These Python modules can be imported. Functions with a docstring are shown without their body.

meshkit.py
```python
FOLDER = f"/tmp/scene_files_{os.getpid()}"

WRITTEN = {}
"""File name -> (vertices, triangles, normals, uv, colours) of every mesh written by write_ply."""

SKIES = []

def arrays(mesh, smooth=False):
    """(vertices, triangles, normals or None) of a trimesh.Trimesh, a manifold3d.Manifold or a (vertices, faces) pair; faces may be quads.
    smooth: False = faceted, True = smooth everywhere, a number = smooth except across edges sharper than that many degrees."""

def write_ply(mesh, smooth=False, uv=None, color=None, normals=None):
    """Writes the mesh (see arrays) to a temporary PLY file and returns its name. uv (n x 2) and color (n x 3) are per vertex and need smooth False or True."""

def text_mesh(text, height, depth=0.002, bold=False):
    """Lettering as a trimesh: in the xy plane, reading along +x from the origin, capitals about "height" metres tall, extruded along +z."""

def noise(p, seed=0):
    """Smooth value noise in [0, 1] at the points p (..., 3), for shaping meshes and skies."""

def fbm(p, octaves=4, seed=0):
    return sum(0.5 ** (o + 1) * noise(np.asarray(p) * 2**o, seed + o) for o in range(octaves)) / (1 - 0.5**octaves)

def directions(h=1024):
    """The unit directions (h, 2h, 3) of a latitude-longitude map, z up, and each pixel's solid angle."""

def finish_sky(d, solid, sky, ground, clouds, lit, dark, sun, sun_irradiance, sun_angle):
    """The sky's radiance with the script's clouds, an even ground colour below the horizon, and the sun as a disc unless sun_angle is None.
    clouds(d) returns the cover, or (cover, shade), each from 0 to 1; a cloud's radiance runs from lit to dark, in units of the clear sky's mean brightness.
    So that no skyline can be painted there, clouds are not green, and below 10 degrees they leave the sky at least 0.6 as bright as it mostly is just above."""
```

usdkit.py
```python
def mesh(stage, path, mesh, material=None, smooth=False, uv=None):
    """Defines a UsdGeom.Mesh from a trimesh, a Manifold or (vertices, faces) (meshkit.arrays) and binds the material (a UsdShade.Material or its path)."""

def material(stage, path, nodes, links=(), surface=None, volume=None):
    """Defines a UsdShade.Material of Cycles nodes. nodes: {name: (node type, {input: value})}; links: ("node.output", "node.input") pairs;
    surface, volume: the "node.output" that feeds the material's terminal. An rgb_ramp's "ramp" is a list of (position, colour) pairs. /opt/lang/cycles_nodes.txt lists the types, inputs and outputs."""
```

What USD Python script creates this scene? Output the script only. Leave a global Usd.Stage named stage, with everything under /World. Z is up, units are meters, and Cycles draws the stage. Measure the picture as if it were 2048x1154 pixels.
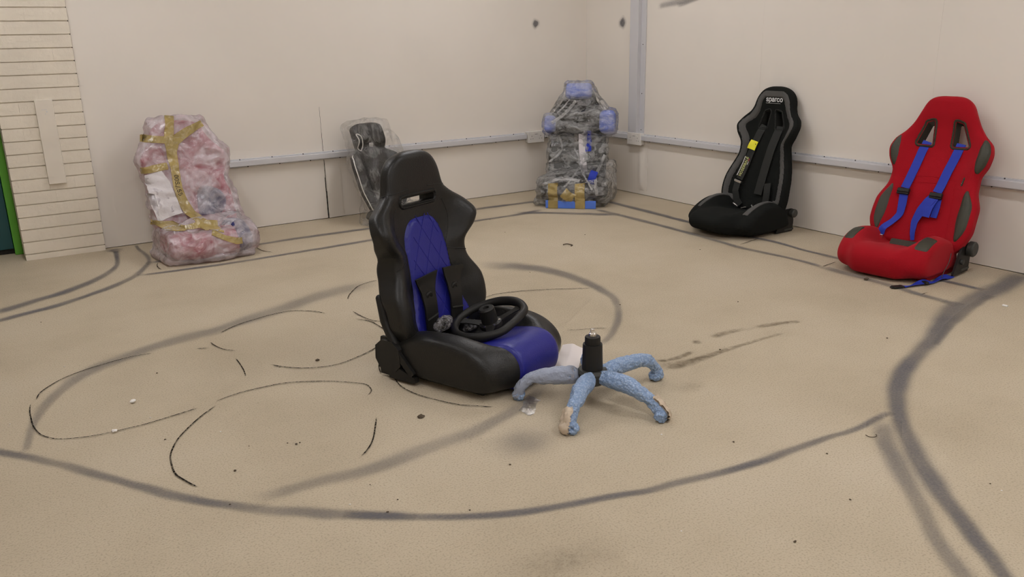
import math, random
import numpy as np, trimesh, manifold3d as m3
from scipy.interpolate import CubicSpline, PchipInterpolator
from scipy.spatial import Delaunay
from shapely.geometry import Polygon, Point, LineString, box as sbox
import shapely
import usdkit, meshkit
from pxr import Usd, UsdGeom, UsdShade, UsdLux, Gf, Sdf

stage = Usd.Stage.CreateInMemory()
UsdGeom.SetStageUpAxis(stage, UsdGeom.Tokens.z)
UsdGeom.SetStageMetersPerUnit(stage, 1.0)
WORLD = UsdGeom.Xform.Define(stage, '/World')
stage.SetDefaultPrim(WORLD.GetPrim())
UsdGeom.Scope.Define(stage, '/World/Looks')
PI = math.pi
rng = np.random.default_rng(7)

# ------------------------------------------------------------------ camera
CAM_F, YAW, PITCH, ROLL, CAM_H = 1670.23, .5719, .2915, .0212, 1.2391
WY, WX, CEIL = 5.785, 4.521, 2.75          # back wall y, right wall x, ceiling height
cam = UsdGeom.Camera.Define(stage, '/World/camera')
fw = np.array([math.sin(YAW)*math.cos(PITCH), math.cos(YAW)*math.cos(PITCH), -math.sin(PITCH)])
rt = np.array([math.cos(YAW), -math.sin(YAW), 0]); dn = np.cross(fw, rt)
c_, s_ = math.cos(ROLL), math.sin(ROLL)
rt, dn = c_*rt + s_*dn, -s_*rt + c_*dn
cam.AddTransformOp().Set(Gf.Matrix4d(*rt, 0, *(-dn), 0, *(-fw), 0, 0, 0, CAM_H, 1))
cam.CreateHorizontalApertureAttr(36.0); cam.CreateVerticalApertureAttr(36.0*1154/2048)
cam.CreateFocalLengthAttr(36.0*CAM_F/2048)
cam.CreateClippingRangeAttr(Gf.Vec2f(.05, 60))
cam.CreateExposureAttr(0.0)
LAMP = 20.8                                  # radiance of the ceiling diffusers
LAMP_COL = (1.0, .99, 1.02)
LAMPS = [(3.0, 4.3, 90), (3.0, 1.3, 90), (.4, 4.3, 90), (.4, 1.3, 90), (3.0, -1.4, 90), (.4, -1.4, 90)]   # batten x, y, turn in degrees

# ------------------------------------------------------------------ materials
def mat(name, nodes, links, surface): return usdkit.material(stage, '/World/Looks/'+name, nodes, links, surface=surface)
def plain(name, col, rough=.5, spec=.5, metal=0., bump=None, var=None, **kw):
    """principled; bump=(scale, strength, distance), var=(scale, amount): tone variation"""
    p = dict(base_color=col, roughness=rough, specular_ior_level=spec, metallic=metal, **kw)
    n = {'p': ('principled_bsdf', p)}; l = []
    if bump or var:
        n['g'] = ('texture_coordinate', {})
    if bump:
        n['nz'] = ('noise_texture', {'scale': bump[0], 'detail': 3.0}); n['b'] = ('bump', {'strength': bump[1], 'distance': bump[2]})
        l += [('g.object', 'nz.vector'), ('nz.fac', 'b.height'), ('b.normal', 'p.normal')]
    if var:
        a = var[1]; c = np.array(col)
        n['nv'] = ('noise_texture', {'scale': var[0], 'detail': 4.0})
        n['rv'] = ('rgb_ramp', {'ramp': [(.3, tuple(c*(1-a))), (.7, tuple(np.minimum(c*(1+a), 1)))]})
        l += [('g.object', 'nv.vector'), ('nv.fac', 'rv.fac'), ('rv.color', 'p.base_color')]
    return mat(name, n, l, 'p.BSDF')

M = {}
M['wall'] = plain('wall_paint', (.80, .745, .675), .6, .35, bump=(60, .15, .002), var=(1.3, .025))
M['plaster'] = plain('ceiling_paint', (.75, .73, .69), .8, .3)
M['brick'] = plain('painted_brick', (.78, .71, .60), .65, .3, bump=(35, .5, .006), var=(4, .05))
M['board'] = plain('painted_board', (.76, .695, .60), .6, .35, bump=(20, .3, .003), var=(6, .05))
M['green'] = plain('green_gloss', (.12, .42, .04), .4, .5)
M['teal'] = plain('teal_paint', (.010, .075, .085), .4, .5)
M['dark_gap'] = plain('dark_gap', (.03, .028, .025), .8)
M['pvc'] = plain('white_plastic', (.60, .595, .615), .35, .5)
M['socket'] = plain('socket_plastic', (.76, .73, .69), .3, .5)
M['screw'] = plain('screw_dark', (.06, .05, .05), .5)
M['leather'] = plain('black_leather', (.011, .0105, .0095), .42, .38, bump=(180, .25, .003))
M['leather_blue'] = plain('blue_leather', (.012, .014, .215), .40, .45, bump=(180, .25, .003))
M['fabric_red'] = plain('red_cloth', (.37, .0035, .012), .85, .2, bump=(320, .6, .003), sheen_weight=.15, sheen_tint=(1, .3, .3))
M['fabric_black'] = plain('black_cloth', (.010, .011, .010), .9, .15, bump=(320, .6, .003))
M['band'] = plain('grey_band', (.085, .083, .080), .7, .3, bump=(300, .4, .002))
M['vinyl'] = plain('dark_olive_vinyl', (.045, .044, .030), .5, .4, bump=(150, .3, .003))
M['plastic'] = plain('black_plastic', (.012, .0115, .0105), .5, .35, bump=(220, .15, .002))
M['web_black'] = plain('black_webbing', (.022, .023, .021), .7, .3, bump=(260, .5, .002))
M['web_blue'] = plain('blue_webbing', (.022, .045, .42), .6, .3, bump=(260, .5, .002))
M['metal'] = plain('bright_metal', (.75, .73, .70), .25, .5, 1.0)
M['steel_dark'] = plain('dark_steel', (.035, .036, .032), .5, .5)
M['white_print'] = plain('white_print', (.72, .72, .72), .6)
M['yellow_print'] = plain('yellow_print', (.55, .58, .22), .6)
M['yellow'] = plain('yellow_label', (.85, .80, .03), .5)
M['red_print'] = plain('red_print', (.5, .03, .05), .5)
M['pale'] = plain('pale_label', (.55, .45, .38), .5)
M['tape'] = plain('brown_tape', (.36, .27, .10), .22, .6, bump=(25, .6, .01), var=(9, .2))
M['paper_tape'] = plain('paper_tape', (.56, .46, .35), .6, .3, bump=(40, .6, .006), var=(20, .1))
M['ink'] = plain('black_ink', (.02, .018, .015), .7)
M['foam_blue'] = plain('blue_foam', (.19, .26, .68), .45, .4, bump=(45, .4, .006))
M['foam_strip'] = plain('blue_foam_strip', (.10, .21, .72), .6, .3)
M['paper'] = plain('white_paper', (.80, .74, .72), .7, .3)
M['crumb'] = plain('white_crumb', (.85, .83, .80), .8)
M['dirt'] = plain('brown_dirt', (.10, .075, .05), .9)
M['pink'] = plain('pink_cloth', (.50, .06, .11), .8, .3, bump=(300, .4, .003))
M['navy'] = plain('navy_cloth', (.03, .035, .14), .8, .3)
M['foam_white'] = plain('white_foam_sheet', (.66, .62, .63), .5, .4, bump=(30, .5, .006))
M['grey_wrap'] = plain('grey_cloth', (.12, .12, .115), .6, .4, bump=(60, .5, .01))
M['piping'] = plain('white_piping', (.72, .70, .66), .4)

def floor_material():
    n = {'g': ('geometry', {}), 'p': ('principled_bsdf', {'roughness': .75, 'specular_ior_level': .25}),
         'n1': ('noise_texture', {'scale': 1.1, 'detail': 5.0, 'roughness': .6}),
         'r1': ('rgb_ramp', {'ramp': [(.32, (.47, .395, .285)), (.5, (.53, .45, .33)), (.68, (.565, .485, .365))]}),
         'n2': ('noise_texture', {'scale': 170.0, 'detail': 3.0}),
         'r2': ('rgb_ramp', {'ramp': [(.28, (.66, .64, .62)), (.5, (.97, .97, .97)), (.8, (1.0, 1.0, 1.0))]}),
         'm2': ('mix', {'mix_type': 'multiply', 'fac': .8}),
         'n3': ('noise_texture', {'scale': 30.0, 'detail': 6.0, 'roughness': .8}),
         'r3': ('rgb_ramp', {'ramp': [(.26, (.35, .3, .25)), (.36, (1, 1, 1))]}),
         'm3': ('mix', {'mix_type': 'multiply', 'fac': .6}),
         'b': ('bump', {'strength': .35, 'distance': .004})}
    l = [('g.position', 'n1.vector'), ('g.position', 'n2.vector'), ('g.position', 'n3.vector'), ('n1.fac', 'r1.fac'), ('n2.fac', 'r2.fac'), ('n3.fac', 'r3.fac'),
         ('r1.color', 'm2.color1'), ('r2.color', 'm2.color2'), ('m2.color', 'm3.color1'), ('r3.color', 'm3.color2'), ('m3.color', 'p.base_color'), ('n2.fac', 'b.height'), ('b.normal', 'p.normal')]
    return mat('floor_covering', n, l, 'p.BSDF')
M['floor'] = floor_material()

def paint_material(name, col, scale, lo, hi):
    """sprayed or drawn mark: cover = the mesh's own 'cover' primvar broken up by fine noise"""
    n = {'a': ('attribute', {'attribute': 'cover'}), 'g': ('geometry', {}), 'n': ('noise_texture', {'scale': scale, 'detail': 4.0}),
         'mr': ('map_range', {'from_min': .3, 'from_max': .7, 'to_min': lo, 'to_max': hi, 'clamp': True}), 'm': ('math', {'math_type': 'multiply', 'use_clamp': True}),
         't': ('transparent_bsdf', {'color': (1, 1, 1)}), 'd': ('diffuse_bsdf', {'color': col}), 'x': ('mix_closure', {})}
    l = [('g.position', 'n.vector'), ('n.fac', 'mr.value'), ('a.fac', 'm.value1'), ('mr.result', 'm.value2'), ('m.value', 'x.fac'), ('t.BSDF', 'x.closure1'), ('d.BSDF', 'x.closure2')]
    return mat(name, n, l, 'x.closure')
M['spray'] = paint_material('grey_spray_paint', (.165, .16, .175), 120, .75, 1.15)
M['pen'] = paint_material('black_pen', (.015, .013, .012), 160, .2, 1.6)
M['scuff'] = paint_material('brown_scuff', (.20, .16, .11), 45, .1, 1.2)

def film_material(name, tint, base, spread, scale, gloss_rough, stretch=(1, 1, 1), bump=.6, white=.5, dist=.01):
    """plastic film: mostly clear, with milky folds and a glossy skin"""
    n = {'tc': ('texture_coordinate', {}), 'mp': ('mapping', {'scale': stretch}),
         'n': ('noise_texture', {'scale': scale, 'detail': 6.0, 'roughness': .65, 'distortion': .8}),
         'mr': ('map_range', {'from_min': .35, 'from_max': .65, 'to_min': base-spread, 'to_max': base+spread, 'clamp': True}),
         'b': ('bump', {'strength': bump, 'distance': dist}),
         't': ('transparent_bsdf', {'color': (.97, .97, .97)}), 'd': ('diffuse_bsdf', {'color': tint}), 'tl': ('translucent_bsdf', {'color': tint}),
         'dx': ('mix_closure', {'fac': .35}), 'milk': ('mix_closure', {}),
         'gl': ('glossy_bsdf', {'color': (1, 1, 1), 'roughness': gloss_rough}), 'fr': ('layer_weight', {'blend': .35}), 'fm': ('math', {'math_type': 'multiply', 'value2': white, 'use_clamp': True}), 'fa': ('math', {'math_type': 'add', 'value2': .045, 'use_clamp': True}), 'out': ('mix_closure', {})}
    l = [('tc.object', 'mp.vector'), ('mp.vector', 'n.vector'), ('n.fac', 'mr.value'), ('n.fac', 'b.height'), ('b.normal', 'd.normal'), ('b.normal', 'gl.normal'), ('b.normal', 'fr.normal'),
         ('d.BSDF', 'dx.closure1'), ('tl.BSDF', 'dx.closure2'), ('mr.result', 'milk.fac'), ('t.BSDF', 'milk.closure1'), ('dx.closure', 'milk.closure2'),
         ('fr.fresnel', 'fm.value1'), ('fm.value', 'fa.value1'), ('fa.value', 'out.fac'), ('milk.closure', 'out.closure1'), ('gl.BSDF', 'out.closure2')]
    return mat(name, n, l, 'out.closure')
M['bubble'] = film_material('bubble_wrap_film', (.86, .80, .84), .50, .30, 11, .2, bump=.8, white=.6)
M['clear_bag'] = film_material('clear_bag_film', (.80, .80, .78), .02, .20, 7, .10, stretch=(1.6, 1, .8), bump=.7, white=.28, dist=.03)
M['stretch'] = film_material('stretch_film', (.82, .82, .81), .20, .26, 10, .12, stretch=(.8, 1, 1.7), bump=.9, white=.7, dist=.015)
M['scrap_film'] = film_material('film_scrap', (.75, .75, .7), .0, .05, 30, .12, bump=.5, white=.4)
M['film_fold'] = film_material('film_fold', (.85, .85, .85), .30, .25, 30, .12, bump=.9, white=.8)
M['foil'] = film_material('glossy_bag', (.6, .6, .66), .25, .4, 40, .10, bump=1.0, white=.9)

def foam_sleeve():
    n = {'tc': ('texture_coordinate', {}), 'v': ('voronoi_texture', {'scale': 120.0}), 'b': ('bump', {'strength': .9, 'distance': .004, 'invert': True}),
         'r': ('rgb_ramp', {'ramp': [(.0, (.42, .53, .70)), (.6, (.24, .35, .55))]}),
         'p': ('principled_bsdf', {'roughness': .35, 'specular_ior_level': .5})}
    return mat('blue_bubble_sleeve', n, [('tc.object', 'v.vector'), ('v.distance', 'b.height'), ('v.distance', 'r.fac'), ('r.color', 'p.base_color'), ('b.normal', 'p.normal')], 'p.BSDF')
M['sleeve'] = foam_sleeve()
M['sleeve_pale'] = plain('pale_foam_sleeve', (.33, .37, .47), .4, .5, bump=(150, .7, .004))

def lamp_material():
    return mat('lamp_diffuser', {'e': ('emission', {'color': LAMP_COL, 'strength': LAMP})}, [], 'e.emission')
M['lamp'] = lamp_material()

# ------------------------------------------------------------------ prim helpers
_used = {}
def numbered(parent, name):
    k = (str(parent), name); i = _used.get(k, -1) + 1; _used[k] = i
    return f'{parent}/{name}' if i == 0 else f'{parent}/{name}_{i:03d}'
def path_of(p): return '/World' if p is None else str(p.GetPath())
def obj(name, mesh, material, parent=None, label=None, cat=None, group=None, kind=None, smooth=38):
    m = usdkit.mesh(stage, numbered(path_of(parent), name), mesh, M[material], smooth=smooth).GetPrim()
    for k, v in (('label', label), ('category', cat), ('group', group), ('kind', kind)):
        if v: m.SetCustomDataByKey(k, v)
    return m
def thing(name, label, cat, loc=(0, 0, 0), rotz=0., group=None, kind=None):
    x = UsdGeom.Xform.Define(stage, numbered('/World', name)); x.AddTranslateOp().Set(Gf.Vec3d(*map(float, loc))); x.AddRotateZOp().Set(float(rotz))
    p = x.GetPrim()
    for k, v in (('label', label), ('category', cat), ('group', group), ('kind', kind)):
        if v: p.SetCustomDataByKey(k, v)
    return p

# ------------------------------------------------------------------ mesh helpers
cat = trimesh.util.concatenate
def to_tm(man):
    m = man.to_mesh(); return trimesh.Trimesh(m.vert_properties[:, :3], m.tri_verts, process=False)
def to_man(tm):
    tm = trimesh.Trimesh(tm.vertices, tm.faces, process=True)
    return m3.Manifold(m3.Mesh(np.asarray(tm.vertices, np.float32), np.asarray(tm.faces, np.uint32)))
def bx(x0, x1, y0, y1, z0, z1): return trimesh.creation.box(bounds=[[x0, y0, z0], [x1, y1, z1]])
def rbox(x0, x1, y0, y1, z0, z1, r=.004, seg=8):
    s = m3.Manifold.sphere(r, seg)
    return to_tm(m3.Manifold.batch_hull([s.translate([x, y, z]) for x in (x0+r, x1-r) for y in (y0+r, y1-r) for z in (z0+r, z1-r)]))
def ball_hull(pts, seg=14): return to_tm(m3.Manifold.batch_hull([m3.Manifold.sphere(r, seg).translate([float(a) for a in p]) for p, r in pts]))
def extr(poly, y0, y1, bevel=0.):
    """prism of an (x, z) polygon between two y"""
    m = trimesh.creation.extrude_polygon(poly, y1-y0, engine='earcut')
    v = m.vertices; m.vertices = np.c_[v[:, 0], y0+v[:, 2], v[:, 1]]; m.invert(); return m
def rot(m, ax, ang, c=(0, 0, 0)):
    m = m.copy(); m.apply_transform(trimesh.transformations.rotation_matrix(ang, ax, c)); return m
def mv(m, *t): m = m.copy(); m.apply_translation(t); return m
def smoothpath(pts, n, closed=False):
    p = np.asarray(pts, float)
    if closed: p = np.vstack([p, p[:1]])
    d = np.r_[0, np.cumsum(np.linalg.norm(np.diff(p, axis=0), axis=1))]
    cs = CubicSpline(d, p, bc_type='periodic' if closed else 'natural')
    return cs(np.linspace(0, d[-1], n, endpoint=not closed))
def tube(pts, r, seg=10, closed=False, caps=True, flat=1.0):
    p = np.asarray(pts, float); n = len(p); r = np.broadcast_to(r, n)
    if closed: t = np.roll(p, -1, 0)-np.roll(p, 1, 0)
    else: t = np.gradient(p, axis=0)
    t /= np.linalg.norm(t, axis=1)[:, None]+1e-12
    a = np.cross(t[0], [0, 0, 1]); a = a if np.linalg.norm(a) > 1e-3 else np.cross(t[0], [0, 1, 0]); a /= np.linalg.norm(a)
    rows = []; ang = np.linspace(0, 2*PI, seg, endpoint=False)
    for i in range(n):
        a = a-t[i]*(a@t[i]); a /= np.linalg.norm(a); b = np.cross(t[i], a)
        rows.append(p[i]+r[i]*(np.cos(ang)[:, None]*a+flat*np.sin(ang)[:, None]*b))
    return loft(np.array(rows), closed, caps)
def loft(R, closed=False, caps=True):
    """R (rows, k, 3) of closed rings -> mesh"""
    n, k, _ = R.shape; V = R.reshape(-1, 3); F = []
    for i in range(n if closed else n-1):
        a = i*k+np.arange(k); b = i*k+(np.arange(k)+1) % k; j = ((i+1) % n)*k
        c = j+np.arange(k); d = j+(np.arange(k)+1) % k
        F += [np.c_[a, b, d], np.c_[a, d, c]]
    if caps and not closed:
        V = np.vstack([V, R[0].mean(0), R[-1].mean(0)]); m = len(V)-2; a = np.arange(k); b = (a+1) % k
        F += [np.c_[np.full(k, m), b, a], np.c_[np.full(k, m+1), (n-1)*k+a, (n-1)*k+b]]
    m = trimesh.Trimesh(V, np.vstack(F), process=False)
    if (not closed and caps or closed) and m.volume < 0: m.invert()
    return m
def lathe(prof, seg=24):
    """prof: (radius, z) from bottom to top on the axis"""
    a = np.linspace(0, 2*PI, seg, endpoint=False)
    return loft(np.array([np.c_[max(r, 1e-4)*np.cos(a), max(r, 1e-4)*np.sin(a), np.full(seg, z)] for r, z in prof]))
def sheet(G, th):
    """solid sheet from a grid of points G (n, m, 3), thickness th along its normals"""
    G = np.asarray(G, float); du = np.gradient(G, axis=0); dv = np.gradient(G, axis=1); N = np.cross(du, dv); N /= np.linalg.norm(N, axis=2)[..., None]+1e-12
    n, m, _ = G.shape; B = G-N*th; V = np.vstack([G.reshape(-1, 3), B.reshape(-1, 3)]); q = np.arange(n*m).reshape(n, m); F = []
    a, b, c, d = q[:-1, :-1].ravel(), q[1:, :-1].ravel(), q[1:, 1:].ravel(), q[:-1, 1:].ravel(); o = n*m
    F += [np.c_[a, b, c], np.c_[a, c, d], np.c_[a+o, c+o, b+o], np.c_[a+o, d+o, c+o]]
    rim = np.r_[q[0, :-1], q[:-1, -1], q[-1, :0:-1], q[:0:-1, 0]]; nx = np.roll(rim, -1)
    F += [np.c_[rim, nx, nx+o], np.c_[rim, nx+o, rim+o]]
    t = trimesh.Trimesh(V, np.vstack(F), process=False); t.fix_normals() if False else None
    return t if t.volume > 0 else (t.invert() or t)
def ribbon(path, width_dir, w, th, n=None):
    """strap: centre line, direction(s) across, width(s), thickness"""
    P = np.asarray(path, float); W = np.broadcast_to(np.asarray(width_dir, float), P.shape); W = W/np.linalg.norm(W, axis=1)[:, None]
    w = np.broadcast_to(w, len(P)); s = np.linspace(-.5, .5, 5)
    return sheet(P[:, None]+W[:, None]*(w[:, None]*s)[..., None], th)
def tri_poly(poly, step):
    """dense triangulation of a shapely polygon -> (points, faces, distance to edge)"""
    x0, y0, x1, y1 = poly.bounds; r = np.random.default_rng(3)
    gx, gy = np.meshgrid(np.arange(x0, x1, step), np.arange(y0, y1, step*.87)); gx = gx+(np.arange(gx.shape[0]) % 2)[:, None]*step*.5
    p = np.c_[gx.ravel(), gy.ravel()]; pts = shapely.points(p)
    p = p[shapely.contains(poly, pts) & (shapely.distance(poly.boundary, pts) > step*.5)]
    B = []
    for g in [poly.exterior, *poly.interiors]:
        L = g.length; k = max(int(L/step), 6); B.append([g.interpolate(L*i/k).coords[0] for i in range(k)])
    A = np.vstack([p]+B); t = Delaunay(A).simplices; c = A[t].mean(1)
    t = t[shapely.contains(poly.buffer(1e-6), shapely.points(c))]
    a = A[t]; ar = (a[:, 1, 0]-a[:, 0, 0])*(a[:, 2, 1]-a[:, 0, 1])-(a[:, 1, 1]-a[:, 0, 1])*(a[:, 2, 0]-a[:, 0, 0])
    t[ar < 0] = t[ar < 0][:, ::-1]; t = t[abs(ar) > 1e-9]
    return A, t, shapely.distance(poly.boundary, shapely.points(A))
def spl(poly_pts, n=90): return Polygon(smoothpath(poly_pts, n, True)).buffer(0)

# ================================================================== ROOM
X0, Y0 = -2.4, -2.6
PX0, PX1, PY = .19, .632, 5.735            # brick pillar
PAINT = [
  (0.55, [0.069,0.065,0.059,0.056,0.058,0.061,0.062,0.063,0.064,0.064], [(-0.17,3.05),(0.050,2.760),(0.168,2.582),(0.234,2.470),(0.308,2.350),(0.404,2.226),(0.510,2.110),(0.618,2.010),(0.705,1.937),(0.850,1.825)]),
  (0.70, [0.049,0.049,0.050,0.049,0.049,0.050,0.050,0.049,0.050,0.048,0.050,0.050,0.045,0.044], [(0.690,1.948),(0.880,1.802),(0.994,1.728),(1.117,1.669),(1.241,1.629),(1.373,1.594),(1.458,1.564),(1.545,1.552),(1.715,1.514),(1.864,1.497),(2.082,1.489),(2.261,1.468),(2.381,1.476),(2.467,1.486)]),
  (0.62, [0.125,0.125,0.127,0.105,0.078,0.073,0.068,0.057,0.055,0.055,0.057,0.058,0.055,0.052,0.050,0.049], [(4.610,2.087),(4.316,2.037),(4.033,2.002),(3.734,1.970),(3.472,1.890),(3.202,1.786),(2.928,1.703),(2.710,1.611),(2.564,1.521),(2.402,1.392),(2.254,1.259),(2.133,1.120),(2.034,0.996),(1.946,0.887),(1.874,0.793),(1.835,0.740)]),
  (0.42, [0.058,0.058,0.063,0.059,0.055,0.056,0.056,0.053,0.050], [(2.408,1.466),(2.269,1.373),(2.176,1.276),(2.062,1.153),(1.950,1.038),(1.894,0.977),(1.828,0.892),(1.796,0.847),(1.752,0.797)]),
  (0.35, [0.038,0.040,0.045,0.051,0.054], [(3.182,1.754),(3.378,1.821),(3.534,1.869),(3.758,1.925),(4.019,1.982)]),
  (0.42, [0.033,0.034,0.039,0.053,0.073,0.104,0.123,0.137,0.146,0.140,0.146,0.150,0.162,0.182,0.191], [(-0.008,2.881),(0.001,2.942),(0.024,3.083),(0.074,3.251),(0.166,3.413),(0.288,3.555),(0.429,3.616),(0.571,3.689),(0.750,3.716),(0.892,3.763),(1.048,3.828),(1.209,3.882),(1.387,3.956),(1.562,3.991),(1.739,4.010)]),
  (0.50, [0.193,0.196,0.180,0.161,0.139,0.111,0.090,0.065,0.045,0.041,0.042,0.047,0.050], [(2.310,3.945),(2.425,3.899),(2.497,3.808),(2.558,3.702),(2.596,3.570),(2.617,3.422),(2.593,3.225),(2.561,3.067),(2.478,2.916),(2.383,2.801),(2.269,2.687),(2.174,2.613),(2.078,2.555)]),
  (0.32, [0.074,0.078,0.084,0.088,0.091,0.092,0.089,0.089,0.091,0.090,0.087,0.086], [(1.651,2.352),(1.530,2.274),(1.386,2.215),(1.265,2.180),(1.149,2.161),(1.067,2.157),(0.966,2.151),(0.882,2.141),(0.789,2.144),(0.726,2.159),(0.613,2.162),(0.501,2.174)]),
  (0.75, [0.097,0.094,0.091,0.097,0.095,0.085,0.080,0.072,0.056,0.036,0.030,0.032], [(-0.063,4.634),(0.001,4.658),(0.090,4.711),(0.194,4.780),(0.270,4.809),(0.332,4.865),(0.411,4.934),(0.500,5.038),(0.565,5.132),(0.622,5.266),(0.653,5.447),(0.679,5.675)]),
  (0.60, [0.078,0.097,0.114], [(0.641,5.753),(0.681,5.689),(0.733,5.665)]),
  (0.65, [0.077,0.077,0.077,0.075,0.071,0.065,0.051,0.036,0.026,0.031,0.034,0.030], [(-0.068,4.482),(-0.007,4.499),(0.122,4.544),(0.260,4.605),(0.406,4.696),(0.543,4.810),(0.666,4.938),(0.750,5.113),(0.806,5.270),(0.820,5.408),(0.809,5.608),(0.816,5.769)]),
  (0.70, [0.063,0.066,0.071,0.073,0.081,0.090,0.090], [(0.772,5.205),(1.215,5.244),(1.682,5.288),(2.237,5.269),(3.161,5.384),(3.699,5.349),(3.770,5.346)]),
  (0.70, [0.058,0.060,0.065,0.071,0.072,0.071], [(0.684,4.950),(1.206,4.907),(2.108,4.937),(2.944,5.020),(3.225,5.016),(3.549,5.061)]),
  (0.70, [0.091,0.090,0.088], [(3.292,5.101),(3.552,4.876),(3.858,4.545)]),
  (0.75, [0.072,0.066,0.063,0.062,0.059,0.056,0.052,0.054,0.053,0.049,0.046], [(4.116,5.023),(4.102,4.501),(4.075,4.098),(4.086,3.790),(4.067,3.493),(4.081,3.346),(4.048,3.114),(4.044,2.865),(4.059,2.596),(4.082,2.272),(4.080,2.040)]),
  (0.65, [0.068,0.064,0.059,0.054,0.053,0.054,0.049,0.045], [(3.852,4.817),(3.857,4.543),(3.850,4.166),(3.835,3.746),(3.802,3.359),(3.826,3.120),(3.834,2.943),(3.820,2.785)]),
  (0.55, [0.077,0.074,0.072,0.068,0.063,0.066,0.066,0.061], [(3.822,2.803),(3.813,2.644),(3.804,2.482),(3.794,2.353),(3.781,2.276),(3.762,2.170),(3.764,2.082),(3.748,1.978)]),
]
PEN = [
  [(0.056,3.327),(0.070,3.381),(0.132,3.472),(0.199,3.523),(0.299,3.566),(0.425,3.591),(0.504,3.583)],
  [(0.035,3.295),(0.026,3.110),(0.040,3.007),(0.081,2.929),(0.130,2.899),(0.214,2.874),(0.332,2.870),(0.430,2.884),(0.532,2.902)],
  [(0.588,2.882),(0.471,2.764),(0.401,2.659),(0.364,2.542),(0.358,2.458),(0.376,2.381),(0.395,2.329)],
  [(0.598,2.922),(0.722,2.951),(0.831,2.944),(0.960,2.887),(1.065,2.799),(1.108,2.733),(1.101,2.686),(1.068,2.647)],
  [(1.016,2.456),(0.967,2.360),(0.910,2.272),(0.860,2.226)],
  [(0.809,3.672),(0.959,3.761),(1.151,3.798),(1.246,3.737),(1.295,3.654)],
  [(0.741,3.575),(0.760,3.461),(0.803,3.403)],
  [(0.668,3.531),(0.718,3.506)],
  [(0.778,3.313),(0.770,3.192),(0.756,3.091)],
  [(0.872,3.163),(1.020,3.016),(1.087,3.000),(1.202,3.034),(1.333,3.109)],
  [(1.467,3.801),(1.546,3.924),(1.623,4.003),(1.736,4.036)],
  [(1.413,3.606),(1.419,3.498),(1.433,3.424),(1.484,3.369)],
  [(1.380,3.490),(1.424,3.391),(1.426,3.243)],
  [(1.305,2.970),(1.246,2.928),(1.215,2.865),(1.196,2.813)],
  [(1.232,2.805),(1.215,2.720),(1.205,2.651),(1.215,2.576),(1.254,2.467),(1.307,2.373),(1.354,2.328),(1.392,2.296)],
  [(1.928,3.306),(2.016,3.405),(2.104,3.429),(2.200,3.411),(2.368,3.339),(2.550,3.224)],
  [(2.067,2.787),(2.234,2.705)],
  [(1.452,5.326),(1.430,5.126),(1.472,4.998)],
  [(3.824,2.788),(3.962,2.804)],
  [(3.854,3.407),(4.063,3.445)],
  [(0.835,5.171),(0.816,5.045),(0.821,5.000)],
  [(3.771,2.178),(3.826,2.178)],
]
floor = obj('floor', bx(X0-.2, WX+.2, Y0-.2, 6.3, -.1, 0), 'floor', kind='structure', label='beige worn floor covering with grey sprayed lines and black pen marks')
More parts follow.
